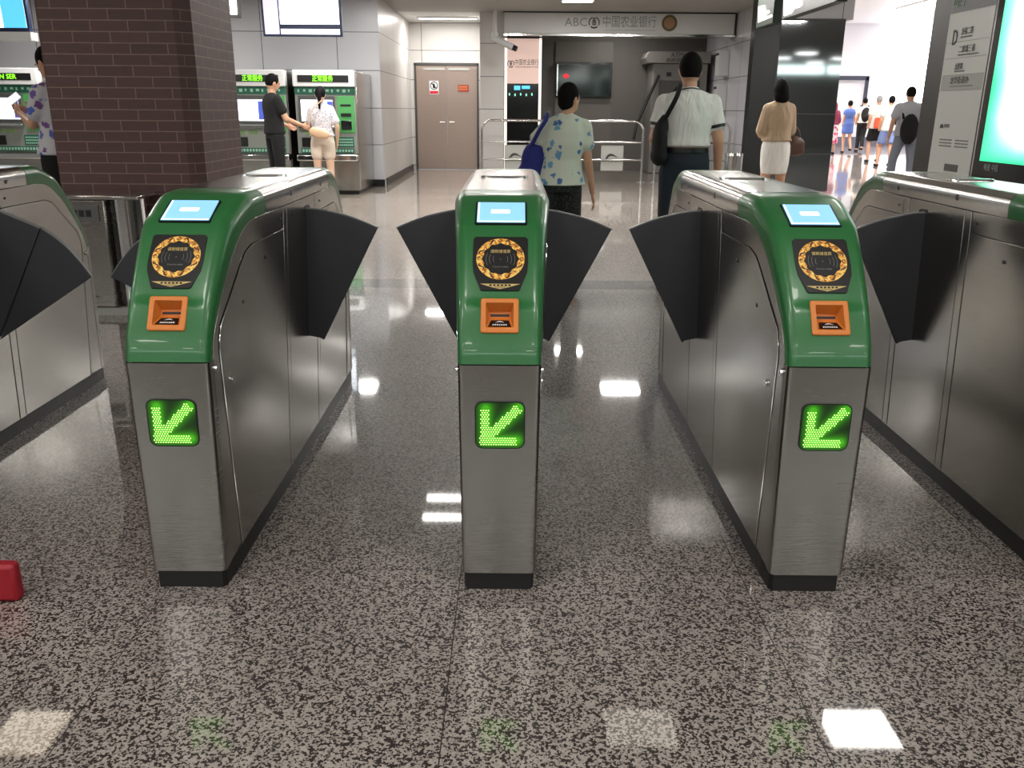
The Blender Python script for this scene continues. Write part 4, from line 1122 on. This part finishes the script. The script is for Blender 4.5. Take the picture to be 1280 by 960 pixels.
    if bottom:
        kd = bottom['kind']; m_ = bottom['m']; ze = bottom.get('end', .1); g = .012; bm = bmn()
        if kd in ('trousers', 'shorts'):
            rr = [[tuple(V(((rx*bulk+g)*math.cos(a), (ry*(.5+.5*bulk)+g)*math.sin(a), z))+off(z)) for a in [2*PI*i/20 for i in range(20)]] for z, rx, ry in [(.84,.155,.11)]+[t for t in T if .85 < t[0] < bottom.get('waist', 1.05)]]
            loft(bm, rr)
            for s in (-1, 1):
                a2, b2, c2 = Lg[s]
                if ze > .5: t_ = (.87-ze)/(.87-.48); caps(bm, a2, a2.lerp(b2, .5), .10, .095); cyl(bm, a2, a2.lerp(b2, t_), .102, .088 if bottom.get('tight') else .10, 16)
                else: caps(bm, a2, b2, .100, .074); caps(bm, b2, b2.lerp(c2, .2), .074, .07); cyl(bm, b2, b2.lerp(c2, min(1, (.48-ze)/.40)), .073, bottom.get('cuffr', .060), 16)
        else:
            fl = bottom.get('flare', 1.0); zs = [ze, (ze+.8)/2, .84, .93, 1.02]; hw_ = [.155*fl, .168*(1+(fl-1)*.5), .172, .165, .135]
            loft(bm, [[tuple(V(((w_+g)*math.cos(a), (w_*.72+g)*math.sin(a), z))) for a in [2*PI*i/20 for i in range(20)]] for z, w_ in zip(zs, hw_)])
        remesh({'trousers': 'trousers', 'shorts': 'shorts', 'skirt': 'skirt'}[kd], bm, M[m_], f, vox, 2)
        if kd == 'trousers' and bottom.get('belt'):
            bm = bmn(); loft(bm, [[tuple(V((.168*math.cos(a), .125*math.sin(a), z))) for a in [2*PI*i/24 for i in range(24)]] for z in (1.01, 1.045)]); finish('belt', bm, M['black'], f, smooth=True)
    bm = bmn()
    for s in (-1, 1):
        c2 = Lg[s][2]; ell(bm, c2+V((0, .055, -.05)), (.048, .13, .042), 12, 8)
    for s in (-1, 1): 
        c2 = Lg[s][2]; bs = bmn(); ell(bs, c2+V((0, .055, -.048)), (.047, .13, .040), 12, 8)
        for v in bs.verts: v.co.z = max(v.co.z, 0)
        finish('shoe', bs, M[shoes], f, smooth=True, angle=60)
    bm.free()
    return f
def np_interp(T, z, i):
    if z <= T[0][0]: return T[0][i]
    for a, b in zip(T, T[1:]):
        if a[0] <= z <= b[0]: return a[i]+(b[i]-a[i])*(z-a[0])/(b[0]-a[0])
    return T[-1][i]

def patt(name, base, c1, c2, scale, thr):
    m = mat(name, base, .85); t = NT(m)
    v = t.n('ShaderNodeTexVoronoi', Scale=scale); n = t.n('ShaderNodeTexNoise', Scale=scale*2.2, Detail=2.0)
    co_ = t.coord(); t.l(co_, n.inputs['Vector']); 
    vm = t.n('ShaderNodeVectorMath', _operation='MULTIPLY_ADD'); t.l(n.outputs['Color'], vm.inputs[0]); vm.inputs[1].default_value = (.06,.06,.06); t.l(co_, vm.inputs[2])
    t.l(vm.outputs[0], v.inputs['Vector'])
    f1 = t.ramp(v.outputs['Distance'], [(thr, 1.), (thr+.08, 0.)])
    cc = t.ramp(v.outputs['Color'], [(.3, c1), (.7, c2)])
    t.l(t.mix(f1, base, cc), t.b.inputs['Base Color']); return m
M['floral'] = patt('blue_floral_shirt', (206,212,196), (60,96,160), (110,160,190), 13, .26)
M['greyprint'] = patt('grey_flecked_top', (222,220,226), (110,108,128), (150,150,170), 34, .3)
M['pinkfloral'] = patt('pink_floral_skirt', (240,225,230), (210,50,110), (230,90,140), 9, .5)
M['purpleprint'] = patt('purple_print_shirt', (200,200,205), (120,80,140), (80,110,190), 14, .35)
M['bluedress'] = mat('blue_dress', (84,110,180), .85)
M['maroonc'] = mat('maroon_top', (150,60,90), .85)
M['cream'] = mat('cream_cloth', (222,206,190), .85)
M['greycloth'] = mat('grey_cloth', (170,172,178), .85)
M['greyjean'] = mat('grey_jean', (128,134,146), .9)
M['orangec'] = mat('orange_cloth', (236,90,56), .8)
M['blueshort'] = mat('blue_short', (120,140,190), .9)
M['stripe'] = mat('dark_ribbed', (34,36,34), .9)
M['hatgrey'] = mat('grey_hat', (150,150,150), .8)
def at_px(px, Y): return (px-640)/1085*(Y*.954+.17)
def legmat():
    m = mat('dark_checked_trousers', (34,38,36), .9); t = NT(m)
    n = t.n('ShaderNodeTexVoronoi', Scale=70.0); t.l(t.coord(), n.inputs['Vector'])
    t.l(t.ramp(n.outputs['Distance'], [(.2, (66,70,66)), (.45, (22,24,24))]), t.b.inputs['Base Color']); return m
M['check'] = legmat()

p1 = person('person in a pale shirt with blue flowers, seen from behind, gripping a shoulder bag', (.325, 6.3, 0), 1.475, -.12, True,
       arms={'L': ((-.275, -.02, 1.15), (-.16, .075, 1.33)), 'R': ((.215, -.01, 1.09), (.27, .06, .84))},
       lean=(.10, .02), head_turn=-.75, nod=.1, bulk=1.06, top=dict(m='floral', sleeve=.56, hem=.90, g=.03), bottom=dict(kind='trousers', m='check', end=.12, cuffr=.085), hair='cropped', vox=.011,
       legs={'L': ((-.10, .02, .48), (-.10, -.02, .08)), 'R': ((.11, .08, .48), (.12, .05, .08))})
p2 = person('person in a white polo shirt and dark trousers, black bag on the left shoulder', (1.235, 6.45, 0), 1.685, 0, False,
       arms={'L': ((-.235, -.02, 1.10), (-.20, .20, 1.06)), 'R': ((.225, -.03, 1.09), (.25, .03, .85))},
       nod=.12, bulk=1.04, top=dict(m='white_cloth', sleeve=.60, hem=1.05, g=.018), bottom=dict(kind='trousers', m='jean', end=.08, cuffr=.07, waist=1.10, belt=True), vox=.011, cuff='black', collar=True)
p3 = person('person with black bobbed hair in a beige top and short white skirt', (at_px(966, 10.8), 10.8, 0), 1.66, .1, True,
       arms={'L': ((-.19, .02, 1.10), (-.10, .20, 1.02)), 'R': ((.18, .04, 1.10), (.15, .22, 1.0))},
       nod=.25, top=dict(m='beige', sleeve=1.7, hem=.97, g=.03), bottom=dict(kind='skirt', m='white_cloth', end=.58, flare=.95), hair='bob', vox=.014)
p4 = person('person in a black t-shirt and black trousers reaching towards the ticket machine', (at_px(343, 12.9), 12.9, 0), 1.76, -.95, False,
       arms={'L': ((-.20, .03, 1.10), (-.16, .22, 1.02)), 'R': ((.20, .10, 1.10), (.16, .33, 1.02))},
       nod=.3, top=dict(m='black_cloth', sleeve=.6, hem=.90, g=.022), bottom=dict(kind='trousers', m='black_cloth', end=.1), vox=.014)
p5 = person('person with a black ponytail in a white flecked top at a ticket machine', (at_px(402, 13.15), 13.15, 0), 1.60, .05, True,
       arms={'L': ((-.20, .05, 1.12), (-.14, .27, 1.10)), 'R': ((.24, -.02, 1.10), (.21, .10, .88))},
       nod=.25, top=dict(m='greyprint', sleeve=.75, hem=.96, g=.03), bottom=dict(kind='shorts', m='cream', end=.70), hair='pony', vox=.014, skin='skin_pale')
p6 = person('person in a white and purple print shirt looking at a phone behind the brick column', (at_px(82, 7.1), 7.1, 0), 1.74, 1.25, True,
       arms={'L': ((-.17, .08, 1.12), (-.06, .30, 1.20)), 'R': ((.19, .10, 1.12), (.10, .33, 1.20))}, nod=.35,
       top=dict(m='purpleprint', sleeve=.7, hem=.90, g=.028), bottom=dict(kind='trousers', m='black_cloth', end=.1), vox=.014)
far = dict(vox=.022, hands=False)
person('person in a blue dress walking away in the bright concourse', (at_px(1057, 30), 30, 0), 1.68, 0, True, top=dict(m='bluedress', sleeve=.4, hem=.9), bottom=dict(kind='skirt', m='bluedress', end=.62, flare=1.15), hair='short', legs={'L': ((-.09,.05,.48),(-.09,-.02,.08)), 'R': ((.08,-.03,.48),(.08,-.25,.16))}, **far)
pc = person('person in black trousers with a black backpack, far off in the bright concourse', (at_px(1075, 31), 31, 0), 1.78, 0, False, top=dict(m='white_cloth', sleeve=.5, hem=.9), bottom=dict(kind='trousers', m='black_cloth', end=.1), legs={'L': ((-.06,.1,.48),(-.10,.0,.08)), 'R': ((.04,-.02,.48),(-.02,-.2,.14))}, **far)
person('person in a maroon top and pink floral skirt at the edge of the mirror panel', (at_px(1038, 29), 29, 0), 1.62, 0, True, top=dict(m='maroonc', sleeve=1.4, hem=.95, g=.03), bottom=dict(kind='skirt', m='pinkfloral', end=.35, flare=1.3), hair='bob', hairm='maroonc', **far)
person('person in a grey cap, white top and black shorts in the bright concourse', (at_px(1092, 24.3), 24.3, 0), 1.74, 0, False, top=dict(m='white_cloth', sleeve=.5, hem=.85, g=.03), bottom=dict(kind='shorts', m='black_cloth', end=.55), hairm='hatgrey', legs={'L': ((-.12,.08,.48),(-.14,-.02,.08)), 'R': ((.08,-.05,.48),(.06,-.2,.1))}, **far)
person('dark-haired person in a white shirt and blue shorts beside the cap wearer', (at_px(1107, 22.3), 22.3, 0), 1.70, 0, False, top=dict(m='white_cloth', sleeve=.5, hem=.85, g=.03), bottom=dict(kind='shorts', m='blueshort', end=.55), legs={'L': ((-.12,.1,.48),(-.18,.0,.08)), 'R': ((.08,-.05,.48),(.06,-.2,.1))}, **far)
pg = person('person in a grey t-shirt and grey jeans, nearest walker in the concourse', (at_px(1128, 15.8), 15.8, 0), 1.73, 0, False, arms={'L': ((-.27,-.05,1.12), (-.27,.05,.86))}, nod=.1, bulk=1.08, top=dict(m='greycloth', sleeve=.65, hem=.88, g=.03), bottom=dict(kind='trousers', m='greyjean', end=.08, cuffr=.075), legs={'L': ((-.14,.08,.48),(-.18,.0,.08)), 'R': ((.12,-.05,.48),(.13,-.1,.08))}, vox=.016)

def sack(name, label, cat, loc, parts_, m, strap=None, strapm=None, vox=.012, sr=.012):
    f = thing(name, label, cat, loc)
    bm = bmn()
    for c_, r_ in parts_: ell(bm, c_, r_, 18, 12)
    b = remesh('bag_body', bm, M[m], f, vox, 4)
    if strap:
        bm = bmn(); tube(bm, [(p_[0], p_[1], p_[2]) for p_ in strap], sr, 8); finish('strap', bm, M[strapm or m], f, smooth=True)
    return f
def catm3(P, n=5):
    out = []
    for i in range(len(P)-1):
        p = [V(P[max(i-1, 0)]), V(P[i]), V(P[i+1]), V(P[min(i+2, len(P)-1)])]
        for k in range(n):
            t = k/n; out.append(.5*((2*p[1])+(p[2]-p[0])*t+(2*p[0]-5*p[1]+4*p[2]-p[3])*t*t+(3*p[1]-p[0]-3*p[2]+p[3])*t**3))
    out.append(V(P[-1])); return out
sack('shoulder_bag', 'deep blue cloth shoulder bag under the arm of the person in the floral shirt', 'bag', (.13, 6.30, .70),
     [((0,0,.10),(.13,.075,.15)), ((.02,0,.24),(.10,.06,.14)), ((-.03,0,.04),(.12,.07,.09))], 'blue', catm3([(-.02,-.02,.32),(.04,-.10,.44),(.09,-.11,.52),(.10,0,.56),(.08,.08,.50),(.03,.08,.32)]), sr=.014)
sack('shoulder_bag', 'black shoulder bag hanging at the left side of the person in the white polo shirt', 'bag', (1.035, 6.40, .90),
     [((0,0,.17),(.055,.11,.17)), ((.0,0,.08),(.062,.11,.07)), ((.02,0,.28),(.04,.07,.09))], 'black_cloth', catm3([(.02,-.06,.33),(.06,-.13,.43),(.09,-.12,.50),(.115,-.03,.555),(.10,.09,.50),(.04,.09,.33)]), sr=.016)
sack('handbag', 'brown leather handbag held at the right hip of the person in beige', 'bag', (at_px(989, 10.9), 10.9, .78),
     [((0,0,.12),(.13,.06,.11)), ((0,0,.05),(.14,.06,.06))], 'brown', catm3([(-.08,0,.20),(-.07,.02,.30),(-.02,.03,.34),(.04,.02,.29),(.06,0,.20)]), vox=.016)
sack('handbag', 'tan leather handbag slung across the hip of the person with the ponytail', 'bag', (at_px(398, 12.9), 12.93, .84),
     [((-.07,0,.13),(.09,.045,.07)), ((.07,0,.09),(.09,.045,.07)), ((0,0,.11),(.12,.045,.08))], 'tan', catm3([(-.15,0,.18),(-.10,-.0,.40),(.05,.04,.56)]), vox=.016, sr=.008)
def backpack(label, loc, m='black_cloth', s=1.0):
    f = thing('backpack', label, 'bag', loc, 0, 'black backpacks in the concourse'); f.scale = (s, s, s)
    bm = bmn(); ell(bm, (0,0,.24),(.155,.09,.25), 16, 12); ell(bm, (0,-.06,.16),(.12,.06,.13), 14, 10)
    remesh('pack_body', bm, M[m], f, .02, 3)
    for q in (-1, 1):
        bm = bmn(); tube(bm, catm3([(q*.09,.06,.40),(q*.11,.10,.52),(q*.12,.22,.50),(q*.12,.26,.30)]), .02, 8); finish('strap', bm, M[m], f, smooth=True)
backpack('black backpack on the white-shirted person in black trousers, far off', (at_px(1075.5, 31), 30.87, .98))
backpack('black backpack hanging low on the back of the nearest walker in the concourse', (at_px(1132, 15.6), 15.62, .76), s=1.05)
f = thing('phone', 'pale smartphone held up in front of the person behind the brick column', 'phone', (at_px(27, 7.0), 7.05, 1.34)); f.rotation_euler = (.3, .9, .6); f.scale = (.7,.7,.7)
part('phone_case', M['white_cloth'], f, (-.04,.04,-.005,.005,-.08,.08), bevel=.004); part('phone_screen', M['lcdtext'], f, (-.036,.036,-.007,-.005,-.074,.074))
f = part('shirt_bag', M['orangec'], None, (-.14,.14,-.05,.05,-.14,.14), bevel=.04); f.location = (at_px(1096, 24), 24.05, 1.02); f.name = 'waist_bag'
tag(f, 'bright orange bag on the back of the cap wearer in black shorts', 'bag')

# ------------------------------------------------------------------ steel litter bin behind the wide lane, red case
f = thing('litter_bin', 'boxy stainless steel litter bin with a printed plate before the brick column', 'bin', (-2.66, 5.62, 0))
part('bin_body', M['chrome_b'], f, (-.34,.12,-.15,.15,.05,.735), bevel=.01)
part('top_plate', M['chrome'], f, (-.37,.34,-.17,.17,.735,.76), bevel=.006)
bm = bmn(); cyl(bm, (.20,0,.05), (.20,0,.735), .115, n=26); finish('round_drum', bm, M['chrome'], f, smooth=True)
pl = part('printed_plate', M['darksteel2'], f, (-.20,.08,-.156,-.15,.60,.70))
bm = bmn()
for i in range(5): box(bm, -.17+i*.043, -.14+i*.043, -.159, -.156, .63, .67)
finish('plate_print', bm, M['black'], pl)
part('bin_base', M['lightgrey'], f, (-.34,.32,-.14,.14,0,.05))
swoosh(f, -.06, -.152, .12, .16)
f = part('red_case', M['redcase'], None, (-.20,.20,-.10,-.06,0,.112), bevel=.012); f.location = (-1.53, 2.16, 0)
tag(f, 'glossy red box cut off by the left edge of the picture, low on the floor', 'box')
